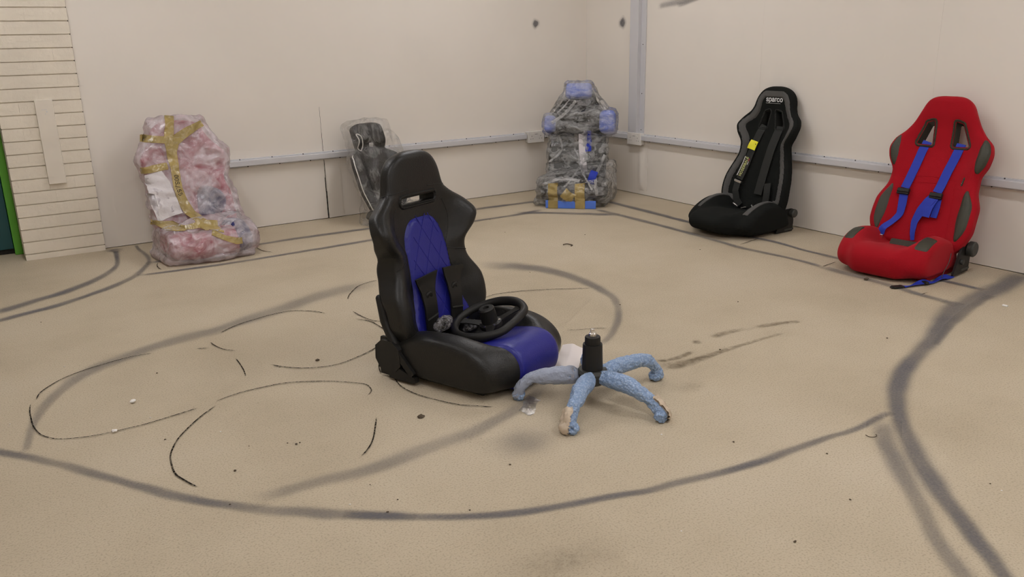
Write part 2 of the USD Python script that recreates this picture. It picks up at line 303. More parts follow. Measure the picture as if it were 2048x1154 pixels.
def cover_strip(pts, widths, strength, z, seed, soft=True, n=None):
    """flat mark on the floor following a curve; the primvar 'cover' runs to 0 at its edges"""
    P = np.asarray(pts, float); d = np.r_[0, np.cumsum(np.linalg.norm(np.diff(P, axis=0), axis=1))]
    n = n or max(int(d[-1]/.03), 8); tt = np.linspace(0, d[-1], n)
    C = PchipInterpolator(d, P)(tt) if len(P) > 2 else np.c_[np.interp(tt, d, P[:, 0]), np.interp(tt, d, P[:, 1])]
    for _ in range(3 if soft else 1): C[1:-1] = (C[:-2]+2*C[1:-1]+C[2:])/4
    w = np.interp(tt, d, np.broadcast_to(widths, len(P)))
    T = np.gradient(C, axis=0); T /= np.linalg.norm(T, axis=1)[:, None]+1e-9; N = np.c_[-T[:, 1], T[:, 0]]
    if soft: a, prof = np.array([-1.05, -.8, -.55, -.3, 0, .3, .55, .8, 1.05]), np.array([0, .12, .5, .92, 1, .92, .5, .12, 0])
    else: a, prof = np.array([-.5, -.3, 0, .3, .5]), np.array([0, 1, 1, 1, 0.])
    wob = 1+.35*(meshkit.fbm(np.c_[tt*3, np.full(n, seed*3.1), np.zeros(n)], 3, seed)-.5)*2
    dens = np.clip(1+.5*(meshkit.fbm(np.c_[tt*5, np.full(n, seed*1.7), np.ones(n)], 3, seed+9)-.5)*2, .3, 1.4)
    jit = (meshkit.noise(np.c_[tt*14, np.full(n, seed*2.3), np.zeros(n)], seed+3)-.5)*(.2*w if soft else .003)
    G = C[:, None]+N[:, None]*(a[None, :, None]*(w*wob)[:, None, None]+jit[:, None, None])
    cov = prof[None]*(dens*strength)[:, None]*(np.clip(np.minimum(tt, d[-1]-tt)/(np.clip(w*1.6, .01, d[-1]*.45) if soft else .02), 0, 1)**1.3)[:, None]
    V = np.c_[G.reshape(-1, 2), np.full(G.shape[0]*len(a), z)]; q = np.arange(n*len(a)).reshape(n, len(a))
    F = np.vstack([np.c_[q[:-1, 1:].ravel(), q[1:, 1:].ravel(), q[1:, :-1].ravel()], np.c_[q[:-1, 1:].ravel(), q[1:, :-1].ravel(), q[:-1, :-1].ravel()]])
    return V, F, cov.ravel()
def cover_mesh(name, V, F, cov, material, parent, label=None):
    p = obj(name, trimesh.Trimesh(V, F, process=False), material, parent, label, smooth=False)
    UsdGeom.PrimvarsAPI(p).CreatePrimvar('cover', Sdf.ValueTypeNames.FloatArray, 'vertex').Set([float(x) for x in np.clip(cov, 0, 1)])
    return p
def wall_to(V, plane, at):
    """lay a flat (a, b) mark on a wall"""
    V = np.array(V); a, b, d = V[:, 0].copy(), V[:, 1].copy(), V[:, 2].copy()
    return np.c_[a, at-d, b] if plane == 'back' else np.c_[at-d, a, b]
for i, (s, w, pts) in enumerate(PAINT): cover_mesh('sprayed_line', *cover_strip(pts, np.array(w)*np.clip(np.mean(w)/.055, .6, 1)*(.80 if i in (2, 3) else .62), s*(1.0 if i in (2, 3) else .85), .0006+.00012*i, i), 'spray', floor)
for i, pts in enumerate(PEN): cover_mesh('pen_line', *cover_strip(pts, .0062, 1.0, .0035+.00003*i, i+40, soft=False, n=max(int(sum(np.linalg.norm(np.diff(np.array(pts), axis=0), axis=1))/.012), 8)), 'pen', floor)
cover_mesh('scuff_mark', *cover_strip([(2.103, 2.255), (2.16, 2.205), (2.301, 2.203), (2.465, 2.213), (2.801, 2.207)], [.05, .045, .03, .02, .012], .6, .003, 71), 'scuff', floor)
for i, (pts, w) in enumerate([([(2.13, 2.285), (2.245, 2.262), (2.34, 2.28)], .02), ([(2.40, 2.345), (2.45, 2.35)], .025), ([(2.51, 2.352), (2.60, 2.352), (2.72, 2.34)], .03), ([(2.76, 2.325), (2.85, 2.31), (2.99, 2.262)], .022)]):
    cover_mesh('scuff_mark', *cover_strip(pts, w, .6, .0031+.0001*i, 75+i, n=24), 'scuff', floor)
cover_mesh('smudge', *cover_strip([(1.17, 2.03), (1.275, 2.013), (1.40, 2.03), (1.47, 2.06)], .11, .26, .0040, 81, n=24), 'spray', floor)
cover_mesh('smudge', *cover_strip([(.86, 1.45), (.98, 1.45), (1.10, 1.42), (1.22, 1.38)], .09, .2, .0041, 82, n=24), 'scuff', floor)
cover_mesh('smudge', *cover_strip([(1.98, 2.04), (2.07, 2.02), (2.16, 2.04)], .05, .22, .0042, 83, n=24), 'scuff', floor)

obj('ceiling', bx(X0-.2, WX+.2, Y0-.2, 6.3, CEIL, CEIL+.1), 'plaster', kind='structure')
obj('wall_left', bx(X0-.12, X0, Y0-.2, 6.3, 0, CEIL), 'wall', kind='structure')
obj('wall_front', bx(X0, WX, Y0-.12, Y0, 0, CEIL), 'wall', kind='structure')
# back wall: white boards with butt joints, the joint at x = 2.14 open below 0.8 m
wb = obj('wall_back', bx(PX1, WX+.15, WY+.012, WY+.15, 0, CEIL), 'dark_gap', kind='structure', label='pale painted board wall behind the seats')
def board_panel(x0, x1, name, parent, gap_at=None):
    m = bx(x0, x1, WY, WY+.012, .004, CEIL); return obj(name, m, 'wall', parent)
board_panel(PX1+.006, 2.1385, 'panel', wb)
board_panel(2.1385, WX, 'panel', wb)
J = np.array([(2.1375, .80), (2.1385, .62), (2.139, .50), (2.137, .30), (2.139, .2), (2.136, .004)])      # the open joint, its lips lifting to the floor
W_ = np.array([.0012, .002, .003, .006, .008, .006])
obj('joint_gap', cat([bx(x-w/2, x+w/2, WY-.0012, WY+.01, z2, z) for (x, z), (x2, z2), w in zip(J[:-1], J[1:], W_[:-1])]), 'dark_gap', wb)
lip = np.array([[[2.141+.115*u, WY-.001-(.016*(1-u)**1.5*np.clip((.45-z)/.3, 0, 1)), z] for u in np.linspace(0, 1, 8)] for z in np.linspace(.006, .43, 12)])
obj('lifted_edge', sheet(lip, .004), 'wall', wb)
wr = obj('wall_right', bx(WX+.012, WX+.15, Y0-.2, WY, 0, CEIL), 'dark_gap', kind='structure', label='pale painted board wall with sprayed marks, right of the corner')
for y0, y1 in ((5.075, WY), (3.909, 5.075), (2.69, 3.909), (1.47, 2.69), (.25, 1.47), (-.97, .25), (Y0-.1, -.97)):
    obj('panel', bx(WX, WX+.012, y0+.0003, y1-.0003, .004, CEIL), 'wall', wr)
bul = np.array([[[WX-.0005-.012*math.exp(-((y-5.06)/.035)**2)*np.clip((z-.04)/.05, 0, 1)*np.clip((.40-z)/.1, 0, 1), y, z] for z in np.linspace(.04, .40, 12)] for y in np.linspace(4.99, 5.10, 12)])
obj('lifted_edge', sheet(bul, .003), 'wall', wr)
# sprayed marks on the walls
def blot(u, v, r, name, plane, at, par, seed, s=.72):
    a = np.linspace(0, 2*PI, 25)[:-1]; rad = [0, .55, .75, .95, 1.5]; cv = [1, 1, .75, .3, 0]; V = [(u, v, .0016)]; C = [s]
    for k, c in zip(rad[1:], cv[1:]):
        for t in a: V.append((u+r*k*math.cos(t)*(1+.12*math.sin(2*t+seed)), v+r*k*math.sin(t)*(1.12+.15*math.sin(t*3+seed)), .0016)); C.append(c*s)
    F = [(0, 1+i, 1+(i+1) % 24) for i in range(24)]
    for k in range(3):
        for i in range(24): o = 1+24*k; F += [(o+i, o+24+i, o+24+(i+1) % 24), (o+i, o+24+(i+1) % 24, o+(i+1) % 24)]
    cover_mesh(name, wall_to(V, plane, at), np.array(F), np.array(C), 'spray', par)
blot(4.002, 1.345, .028, 'spray_spot', 'back', WY, wb, 1)
blot(5.327, 1.337, .034, 'spray_spot', 'right', WX, wr, 2)
for i, (pts, w, s) in enumerate([([(4.93, 1.44), (4.75, 1.46), (4.55, 1.485), (4.40, 1.52), (4.2, 1.53)], .03, .28), ([(4.72, 1.44), (4.55, 1.47), (4.40, 1.50), (4.30, 1.505)], .022, .3), ([(4.15, 1.535), (3.98, 1.51)], .02, .25)]):
    V, F, c = cover_strip(pts, w, s, .0016+.0002*i, 60+i, n=30); cover_mesh('sprayed_line', wall_to(V, 'right', WX), F, c, 'spray', wr)

# brick pillar, every brick a part
pil = obj('pillar', bx(PX0+.004, PX1-.004, PY+.008, 5.98, 0, CEIL), 'brick', kind='structure', label='cream painted brick pillar left of the board wall')
r_ = np.random.default_rng(11); zc = .0
edges = [.0, .0405]+[.0405+.075*i for i in range(1, 37)]
for k in range(len(edges)-1):
    z0, z1 = edges[k]+.0005, min(edges[k+1], CEIL)-.0050
    if z1-z0 < .01: continue
    cuts = [PX0, PX0+.2205, PX1] if k % 2 else [PX0, PX0+.109, PX0+.333, PX1]
    for a, b in zip(cuts[:-1], cuts[1:]):
        j = r_.uniform(-.0012, .0012); m = bx(a+.0001, b-.0001, PY+j*.5-.001, PY+.03, z0+r_.uniform(0, .0006), z1-r_.uniform(0, .0008))
        obj('brick', m, 'brick', pil)
    obj('brick', rbox(PX0-.001+r_.uniform(-.001, .001), PX0+.03, PY+.031, 5.955, z0, z1, .003, 6), 'brick', pil)
wbd = thing('wooden_board', 'cream painted upright board fixed to the brick pillar', 'board', ((.43), PY, .45))
bm = rbox(-.048, .048, -.022, -.0022, 0, .497, .003)
obj('plank', rot(bm, 'y' and (0, 1, 0), -.004), 'board', wbd)
obj('old_screw_mark', cat([bx(-.018, .016, -.0232, -.0215, .436, .4385)]+[mv(trimesh.creation.cylinder(.003, .003, sections=10), 0, 0, 0)]), 'screw', wbd) if False else None
obj('scratch', cat([bx(-.020, .010, -.0228, -.0215, .438, .440), bx(.004, .010, -.0228, -.0215, .424, .430), bx(-.004, 0, -.0228, -.0215, .412, .417)]), 'pvc', wbd)
# green door frame and teal door in the recess left of the pillar
dr = thing('door_1', 'dark teal door in a green frame, left of the brick pillar', None, (0, 0, 0), kind='structure')
obj('door_frame', rbox(.145, .1895, 5.955, 6.06, 0, 2.1, .004), 'green', dr); obj('door_frame', rbox(-.84, -.795, 5.955, 6.06, 0, 2.1, .004), 'green', dr)
obj('door_frame', rbox(-.84, .1895, 5.955, 6.06, 2.1, 2.145, .004), 'green', dr)
obj('door_leaf', rbox(-.793, .143, 5.985, 6.03, .035, 2.097, .004), 'teal', dr)
hd = obj('handle_plate', rbox(-.745, -.705, 5.978, 5.986, .93, 1.12, .003), 'metal', dr); obj('handle', tube([(-.725, 5.98, 1.05), (-.725, 5.93, 1.05), (-.62, 5.925, 1.05)], .009), 'metal', dr)
obj('threshold', bx(-.84, .19, 6.02, 6.12, 0, .034), 'dark_gap', dr)
wbl = obj('wall_back_left', cat([bx(X0, -.84, 5.97, 6.12, 0, CEIL), bx(-.84, .2, 5.97, 6.12, 2.145, CEIL), bx(X0, .2, 6.12, 6.2, 0, CEIL)]), 'wall', kind='structure')

# dado trunking, screws, sockets
def trunk(name, label, horizontal, plane, a0, a1, b0, b1, lid0, lid1, screws):
    t = thing(name, label, 'cable trunking')
    f = (lambda u0, u1, v0, v1, d0, d1: rbox(u0, u1, WY-d1, WY-d0, v0, v1, .003)) if plane == 'back' else (lambda u0, u1, v0, v1, d0, d1: rbox(WX-d1, WX-d0, u0, u1, v0, v1, .003))
    if horizontal:
        obj('back_plate', f(a0, a1, b0, b1, .0, .012), 'pvc', t); obj('lid', f(a0, a1, lid0, lid1, .006, .045), 'pvc', t)
    else:
        obj('back_plate', f(b0, b1, a0, a1, 0, .012), 'pvc', t); obj('lid', f(lid0, lid1, a0, a1, .006, .045), 'pvc', t)
    for u, v in screws:
        m = trimesh.creation.icosphere(2, .0042); m.apply_scale([1, .5, 1] if plane == 'back' else [.5, 1, 1])
        p = (u, WY-.0125, v) if plane == 'back' else (WX-.0125, u, v)
        obj('screw_head', mv(m, *p), 'screw', t)
    return t
zt, zl = .4885, .430
sx = [1.32+.222*i for i in range(12)]
trunk('cable_trunking', 'long white horizontal cable trunking along the back wall', True, 'back', 1.15, 3.874, zl, zt, .4415, .4785, [(x, zt-.004) for x in sx if x < 3.86]+[(x+.05, zl+.004) for x in sx if x < 3.8])
trunk('cable_trunking', 'short white trunking piece between the corner and the back wall socket', True, 'back', 4.049, WX-.013, zl, zt, .4415, .4785, [(4.10, zt-.004), (4.09, zl+.004)])
sy = [4.90-.222*i for i in range(24)]
trunk('cable_trunking', 'white horizontal cable trunking along the right wall behind the two uncovered seats', True, 'right', Y0, 5.028, zl, zt, .4415, .4785, [(y, zt-.004) for y in sy if y > .6]+[(y+.06, zl+.004) for y in sy if y > .6])
trunk('cable_trunking', 'short white trunking piece between the corner and the right wall socket', True, 'right', 5.186, WY-.02, zl, zt, .4415, .4785, [(5.25, zl+.004)])
trunk('cable_trunking', 'white vertical cable trunking rising from the right wall socket', False, 'right', .486, CEIL, 5.040, 5.224, 5.088, 5.176, [(5.066, .8), (5.066, 1.17), (5.198, 1.17), (5.198, .76), (5.066, 1.9), (5.198, 1.9), (5.207, .51), (5.066, .52)])
def socket(label, plane, u, v):
    t = thing('power_socket', label, 'socket', (0, 0, 0))
    q = (lambda u0, u1, v0, v1, d0, d1, r=.003: rbox(WX*0+u0, u1, WY-d1, WY-d0, v0, v1, r)) if plane == 'back' else (lambda u0, u1, v0, v1, d0, d1, r=.003: rbox(WX-d1, WX-d0, u0, u1, v0, v1, r))
    obj('back_box', q(u-.076, u+.076, v-.044, v+.044, .0, .040), 'socket', t)
    obj('face_plate', q(u-.080, u+.080, v-.047, v+.047, .038, .050), 'socket', t)
    obj('switch', q(u-.038, u-.026, v+.016, v+.032, .048, .054, .001), 'socket', t); obj('switch', q(u+.026, u+.038, v+.016, v+.032, .048, .054, .001), 'socket', t)
    obj('pin_hole', cat([q(u+s*.044+dx-w, u+s*.044+dx+w, v+dz-h, v+dz+h, .0495, .0505, .0004) for s in (-1, 1) for dx, dz, w, h in ((0, .008, .002, .004), (-.011, -.014, .0035, .002), (.011, -.014, .0035, .002))]), 'screw', t)
    obj('marking', q(u-.014, u+.014, v+.021, v+.024, .0495, .0505, .0004), 'screw', t)
socket('white double socket on the back wall trunking, left of the film wrapped seat', 'back', 3.9615, .452)
socket('white double socket under the vertical trunking on the right wall', 'right', 5.107, .449)

# lamps of the room: ceiling battens with opal diffusers
for i, (x, y, tr) in enumerate(LAMPS):
    t = thing('ceiling_light', 'white ceiling batten light with an opal diffuser, '+('over the seats by the right wall', 'over the swivel chair base', 'over the pink seat', 'over the left side of the floor', 'behind the viewer on the right', 'behind the viewer on the left')[i], 'light', (x, y, CEIL), tr, 'ceiling battens')
    obj('housing', rbox(-.76, .76, -.07, .07, -.05, 0, .006), 'pvc', t); obj('diffuser', rbox(-.745, .745, -.09, .09, -.085, -.045, .015), 'lamp', t)
    obj('end_cap', rbox(-.765, -.745, -.095, .095, -.09, -.0, .005), 'pvc', t); obj('end_cap', rbox(.745, .765, -.095, .095, -.09, -.0, .005), 'pvc', t)

# ================================================================== SEATS
def sm(x, a, b): t = np.clip((x-a)/(b-a), 0, 1); return t*t*(3-2*t)
class Back:
    """backrest: x across, z along the back, y depth (front is -y); then leaned back by 'lean' about its foot"""
    def __init__(s, L, w, wing, tf, tb=.045, p=3.2, vt=.80, ck=2.5, lean=15, foot=(0, .10, .09), edge=.05, inner=.45, bend=0., bz=.6, kb=None):
        s.kb = PchipInterpolator(*np.array(kb).T) if kb else (lambda v: 1.0)
        if not np.isscalar(tb): tb = PchipInterpolator(*np.array(tb).T)
        s.bk, s.bz = math.tan(math.radians(bend)), bz*L
        s.L, s.p, s.vt, s.ck, s.lean, s.foot, s.edge, s.tb, s.inner = L, p, vt, ck, math.radians(lean), np.array(foot, float), edge, tb, inner
        s.W = PchipInterpolator(*np.array(w).T); s.wing = PchipInterpolator(*np.array(wing).T); s.tf = PchipInterpolator(*np.array(tf).T)
    def cw(s, v): q = np.clip((v-s.vt)/(1-s.vt), 0, 1); return np.maximum(1-q**s.ck, 0)**(1/s.ck)
    def ct(s, v): q = np.clip((v-(1-s.edge))/s.edge, 0, 1); r = np.clip((s.edge*.8-v)/(s.edge*.8), 0, 1); return np.sqrt(np.maximum(1-q*q, 0))*np.sqrt(np.maximum(1-r*r, 0))
    def hw(s, v): return s.W(v)*s.cw(v)
    def B(s, z): d = np.asarray(z)-s.bz; return -s.bk*.5*(d+np.sqrt(d*d+.004))
    def prof(s, a, v): return s.wing(v)*sm(a, s.inner, .93)
    def front(s, x, z):
        v = np.clip(z/s.L, .004, .996); a = np.clip(np.abs(x)/np.maximum(s.hw(v), 1e-4), 0, 1); e = np.maximum(1-a**s.p, 0)**(1/s.p)
        return s.B(z)-(s.prof(a, v)+s.tf(v)*e*s.ct(v))
    def raw(s, nu=28, nv=90):
        v = .5-.5*np.cos(np.linspace(.06, PI-.045, nv)); ph = np.linspace(-PI/2, PI/2, nu+1)[:-1]; rows = []
        sx = np.sign(np.sin(ph))*np.abs(np.sin(ph))**(2/s.p); e = np.abs(np.cos(ph))**(2/s.p)
        for q in v:
            hw, c = s.hw(q), s.ct(q); m = s.prof(np.abs(sx), q)
            y0 = s.B(q*s.L); f = np.c_[hw*sx, y0-(m+s.tf(q)*e*c), np.full(nu, q*s.L)]; tb = s.tb(q) if callable(s.tb) else s.tb; b = np.c_[-hw*sx*(1+(s.kb(q)-1)*np.minimum(1, e*1.4)), y0-(m*.75-tb*e*c), np.full(nu, q*s.L)]
            rows.append(np.vstack([f, b]))
        return loft(np.array(rows))
    def T(s, m):
        v = np.asarray(m.vertices if hasattr(m, 'vertices') else m, float); c, n = math.cos(s.lean), math.sin(s.lean)
        r = np.c_[v[:, 0], v[:, 1]*c+v[:, 2]*n, v[:, 2]*c-v[:, 1]*n]+s.foot
        if hasattr(m, 'vertices'): m = m.copy(); m.vertices = r; return m
        return r
    def mesh(s, holes=()):
        m = s.raw()
        if holes:
            k = to_man(m)
            for h in holes: k = k-to_man(extr(h, -.3, .3))
            m = to_tm(k)
        return s.T(m)
    def patch(s, poly, th=.008, r=.02, step=.010, sink=.003):
        A, t, d = tri_poly(poly, step); q = np.clip(d/r, 0, 1); y = s.front(A[:, 0], A[:, 1])+sink-(th+sink)*np.sqrt(1-(1-q)**2)
        m = trimesh.Trimesh(np.c_[A[:, 0], y, A[:, 1]], t, process=False)
        return s.T(m)
    def band(s, s0, s1, v0, v1, th=.006, n=60, k=7):
        """strip between two fractions of the half width (negative = left), from v0 to v1"""
        v = np.linspace(v0, v1, n); S0 = np.broadcast_to(s0(v) if callable(s0) else s0, n); S1 = np.broadcast_to(s1(v) if callable(s1) else s1, n); a = np.linspace(0, 1, k)
        S = S0[:, None]+(S1-S0)[:, None]*a; V = np.repeat(v[:, None], k, 1); X = S*s.hw(V); Z = V*s.L
        bump = np.sqrt(np.maximum(1-np.abs(2*a-1)**4, 0))[None]*np.sqrt(np.maximum(1-np.abs(2*np.linspace(0, 1, n)-1)**14, 0))[:, None]
        ab = np.clip(np.abs(S), 0, 1); Y = s.front(X, Z)+.004-(th+.004)*bump; X = X+np.sign(S)*th*bump*sm(ab, .8, 1.)
        P = s.T(np.c_[X.ravel(), Y.ravel(), Z.ravel()]).reshape(n, k, 3)
        return sheet(P, .004)
    def ring(s, poly, w, th=.012, out=.006):
        """bezel around an opening"""
        A, t, d = tri_poly(poly.buffer(w).difference(poly), .006); y = s.front(A[:, 0], A[:, 1]); q = np.clip(d/(w*.5), 0, 1)
        f = np.c_[A[:, 0], y+.004-(out+.004)*np.sqrt(1-(1-q)**2), A[:, 1]]
        inner = np.array(poly.buffer(-.0008).exterior.coords)[:-1]; k = len(inner)       # the sleeve of the opening
        yf = s.front(inner[:, 0], inner[:, 1]); R = np.array([np.c_[inner[:, 0], yf+dy, inner[:, 1]] for dy in (0, .03, .07)])
        return cat([s.T(trimesh.Trimesh(f, t, process=False)), s.T(loft(R, caps=False))])
    def on(s, x, z, off=0.): return s.T(np.c_[np.atleast_1d(x), s.front(np.atleast_1d(x), np.atleast_1d(z))-off, np.atleast_1d(z)])
class Cushion:
    """seat cushion: a closed side profile (y, z) that changes from the middle (u = 0) to the bolsters"""
    def __init__(s, hw, mid, bol, p=4.5, u0=.42, u1=.72):
        s.hw, s.p, s.u0, s.u1 = hw, p, u0, u1; s.mid, s.bol = np.array(mid, float), np.array(bol, float)
    def pos(s, u, t):
        u = np.asarray(u, float); t = np.asarray(t, float) % 1; k = len(s.mid); a = sm(np.abs(u), s.u0, s.u1)
        kk = np.arange(k+1)/k
        cm, cb = CubicSpline(kk, np.vstack([s.mid, s.mid[:1]]), bc_type='periodic'), CubicSpline(kk, np.vstack([s.bol, s.bol[:1]]), bc_type='periodic')
        P = cm(t)*(1-a)[..., None]+cb(t)*a[..., None]; e = np.maximum(1-np.abs(u)**s.p, 0)**(1/s.p); c = s.bol.mean(0)
        e = (.0+1.*e)[..., None]; P = c+(P-c)*(.45+.55*e)*np.where(e > 1e-6, 1, 1)
        return np.stack([s.hw*u, P[..., 0], P[..., 1]], -1)
    def mesh(s, nu=46, nt=64):
        u = np.sin(np.linspace(-PI/2, PI/2, nu)); t = np.arange(nt)/nt
        U, T = np.meshgrid(u, t, indexing='ij'); return loft(s.pos(U, T))
    def patch(s, u0, u1, t0, t1, th=.008, nu=30, nt=40, k=10, shape=None):
        a = np.linspace(-1, 1, nu); b = np.linspace(-1, 1, nt); A, B = np.meshgrid(a, b, indexing='ij')
        U = (u0+u1)/2+(u1-u0)/2*A; T = (t0+t1)/2+(t1-t0)/2*B
        if shape: U, T = shape(U, T, A, B)
        h = 1e-3; P = s.pos(U, T); N = np.cross(s.pos(U+h, T)-s.pos(U-h, T), s.pos(U, T+h)-s.pos(U, T-h)); N /= np.linalg.norm(N, axis=2)[..., None]
        c = s.pos(np.zeros(1), np.array([.1])); ctr = np.r_[0, s.mid.mean(0)]
        if ((P-np.array([0, ctr[1], ctr[2]]))*N)[..., 1:].sum() < 0: N = -N
        f = np.sqrt(np.maximum(1-np.abs(A)**k, 0))*np.sqrt(np.maximum(1-np.abs(B)**k, 0))
        return sheet_out(P+N*(-.004+(th+.004)*f)[..., None], N)
def sheet_out(G, N, th=.004):
    m = sheet(G, th); n, k, _ = G.shape
    if np.sum(np.cross(G[1:, :-1]-G[:-1, :-1], G[:-1, 1:]-G[:-1, :-1])*N[:-1, :-1]) < 0: m = sheet(G[::-1], th)
    return m
def strap_on(back, xz, off, w, th=.003, widths=None, extra=None):
    """webbing lying on a backrest along (x, z) points, off = clearance at each"""
    P = np.array(xz, float); d = np.r_[0, np.cumsum(np.linalg.norm(np.diff(P, axis=0), axis=1))]; tt = np.linspace(0, d[-1], 40)
    xs, zs, of = np.interp(tt, d, P[:, 0]), np.interp(tt, d, P[:, 1]), np.interp(tt, d, np.broadcast_to(off, len(P)))
    W = np.interp(tt, d, np.broadcast_to(w if widths is None else widths, len(P)))
    C = np.c_[xs, back.front(xs, zs)-of, zs]
    for _ in range(3): C[1:-1] = (C[:-2]+2*C[1:-1]+C[2:])/4
    C = back.T(C); T = np.gradient(C, axis=0); nrm = back.T(np.array([[0, -1., 0]]))-back.T(np.zeros((1, 3)))
    return ribbon(C, np.cross(T, nrm), W, th), C
def recliner(t, side, back, x, scale=1., arm=True, style=0):
    """side mechanism of a reclining seat: bracket, cover and knob, at x on one side"""
    y, z = back.foot[1], back.foot[2]
    S = lambda pts: Polygon([(y+a*scale, z+b*scale) for a, b in pts]).buffer(.008).buffer(-.004)
    def side_prism(poly, x0, x1):
        m = trimesh.creation.extrude_polygon(poly, abs(x1-x0), engine='earcut'); v = m.vertices
        m.vertices = np.c_[min(x0, x1)+v[:, 2], v[:, 0], v[:, 1]]; return m
    o = side
    obj('recliner_bracket', side_prism(S([(-.10, -.085), (-.08, -.045), (-.05, .02), (-.02, .06), (.05, .06), (.065, -.02), (.06, -.085)]), o*x, o*(x+.012)), 'plastic', t)
    if style == 0:
        obj('recliner_cover', side_prism(S([(-.03, -.055), (-.055, -.03), (-.05, .03), (-.02, .055), (.03, .055), (.06, .03), (.062, -.02), (.04, -.055)]), o*(x+.008), o*(x+.034)), 'plastic', t)
        obj('rail_cover', side_prism(S([(-.12, -.085), (-.12, -.07), (-.04, -.045), (-.005, -.06), (.0, -.085)]), o*(x+.004), o*(x+.03)), 'plastic', t)
        obj('release_lever', side_prism(S([(-.105, -.062), (-.118, -.050), (-.05, .02), (-.038, .008)]), o*(x+.018), o*(x+.032)), 'plastic', t)
    else:
        kr = .04 if style == 1 else .027
        obj('recliner_knob', mv(rot(lathe([(.0, 0), (kr-.004, 0), (kr, .004), (kr, .028), (kr-.006, .034), (0, .034)], 28), (0, 1, 0), o*PI/2), o*(x+.014), y+.035, z+.035), 'steel_dark', t)
        obj('rail_foot', rbox(*sorted((o*(x-.03), o*(x+.015))), y-.02, y+.07, z-.08, z-.066, .004), 'steel_dark', t)
        obj('pivot_bolt', mv(rot(lathe([(0, 0), (.014, 0), (.014, .012), (0, .014)], 12), (0, 1, 0), o*PI/2), o*(x+.012), y-.03, z-.025), 'steel_dark', t)
    if arm:
        a = back.T(np.array([[0, -.025, .04], [0, .0, .13], [0, .005, .22]])); a[:, 0] = o*(x+.012)
        obj('recliner_arm', ball_hull([(a[0], .022), (a[1], .022)], 10) if False else cat([ball_hull([(a[i], r0), (a[i+1], r1)], 10) for i, (r0, r1) in enumerate(((.020, .019), (.019, .014)))]), 'plastic', t)
def text_on(text, h, place, depth=.0012, bold=False, italic=0.):
    """lettering mapped by place(tx, ty) -> points and outward direction"""
    m = meshkit.text_mesh(text, h, depth, bold); m = m.subdivide(); v = m.vertices
    m.vertices = place(v[:, 0]+italic*v[:, 1], v[:, 1], v[:, 2]); return m

# ---- 1. black and blue leather seat in the middle of the room
BL = dict(loc=(1.506, 2.694, 0), rot=22)
seat = thing('car_seat', 'black and blue leather racing seat standing alone in the middle of the floor', 'car seat', BL['loc'], BL['rot'])
bk = Back(.738, [(0, .205), (.06, .235), (.16, .262), (.26, .262), (.40, .218), (.47, .214), (.56, .268), (.62, .284), (.69, .262), (.76, .192), (.80, .164), (.90, .150), (1, .142)],
          [(0, .05), (.2, .075), (.42, .045), (.6, .085), (.72, .03), (.8, .01), (1, 0)], [(0, .05), (.2, .052), (.45, .045), (.7, .038), (.88, .042), (1, .042)], tb=[(0, .085), (.3, .08), (.5, .065), (.7, .04), (1, .04)], kb=[(0, 1.08), (.2, 1.0), (.44, 1.18), (.6, 1.0), (1, 1)], vt=.84, lean=11, foot=(0, .152, .10), bend=9, bz=.58)
slot = sbox(-.088, .550-.004, .082, .550+.004).buffer(.009)
obj('backrest', bk.mesh([slot]), 'leather', seat, smooth=60)
obj('slot_bezel', bk.ring(slot, .017, out=.007), 'plastic', seat)
obj('back_insert', bk.patch(spl([(0, .640*.755), (.060, .632*.755), (.098, .580*.755), (.120, .42*.755), (.136, .22*.755), (.150, .04*.755), (.09, .012), (0, .010), (-.09, .012), (-.150, .04*.755), (-.136, .22*.755), (-.120, .42*.755), (-.098, .580*.755), (-.060, .632*.755)]), .014, .03), 'leather_blue', seat, 'blue leather centre panel of the backrest')
quilt = []
for k in range(-5, 12):
    for sg in (-1, 1):
        z = np.linspace(.03, .49, 60); x = sg*(z-.25)*.55+k*.07-.12
        ok = (np.abs(x) < np.interp(z, [0, .3, .49], [.125, .10, .055]))
        if ok.sum() > 6: quilt.append(tube(bk.on(x[ok], z[ok], .0140), .0017, 5))
obj('quilt_seam', cat(quilt), 'leather_blue', seat)
sx_ = .262*.98
for sg in (-1, 1):
    z = np.linspace(.17*.755, .70*.755, 30); obj('wing_seam', tube(bk.on(sg*bk.hw(z/bk.L)*.55, z, .0005), .002, 6), 'plastic', seat)
    q = np.linspace(.55, .97, 16); obj('wing_seam', tube(bk.on(sg*q*bk.hw(.44), .44*.755-.06*(q-.55), .0005), .002, 6), 'plastic', seat)
    q = np.linspace(.3, .97, 16); obj('head_seam', tube(bk.on(sg*q*bk.hw(.775), .775*.755+.012*(1-q), .0005), .002, 6), 'plastic', seat)
cu = Cushion(.255, [(.17, .025), (-.05, .015), (-.27, .015), (-.345, .045), (-.352, .115), (-.30, .165), (-.19, .155), (-.02, .115), (.14, .10), (.19, .06)],
             [(.17, .025), (-.05, .015), (-.25, .015), (-.315, .040), (-.330, .105), (-.27, .172), (-.15, .205), (.03, .200), (.17, .145), (.22, .07)])
SUP = [cu.mesh(), cu.patch(-.5, .5, .205, .66, .012)]
obj('cushion', SUP[0], 'leather', seat, smooth=60)
obj('cushion_insert', SUP[1], 'leather_blue', seat, 'blue leather centre panel rolled over the front of the cushion')
obj('base_frame', rbox(-.20, .20, -.24, .18, .0, .03, .006), 'steel_dark', seat)
recliner(seat, -1, bk, .238, 1.0, True, 0); recliner(seat, 1, bk, .238, 1.0, True, 0)
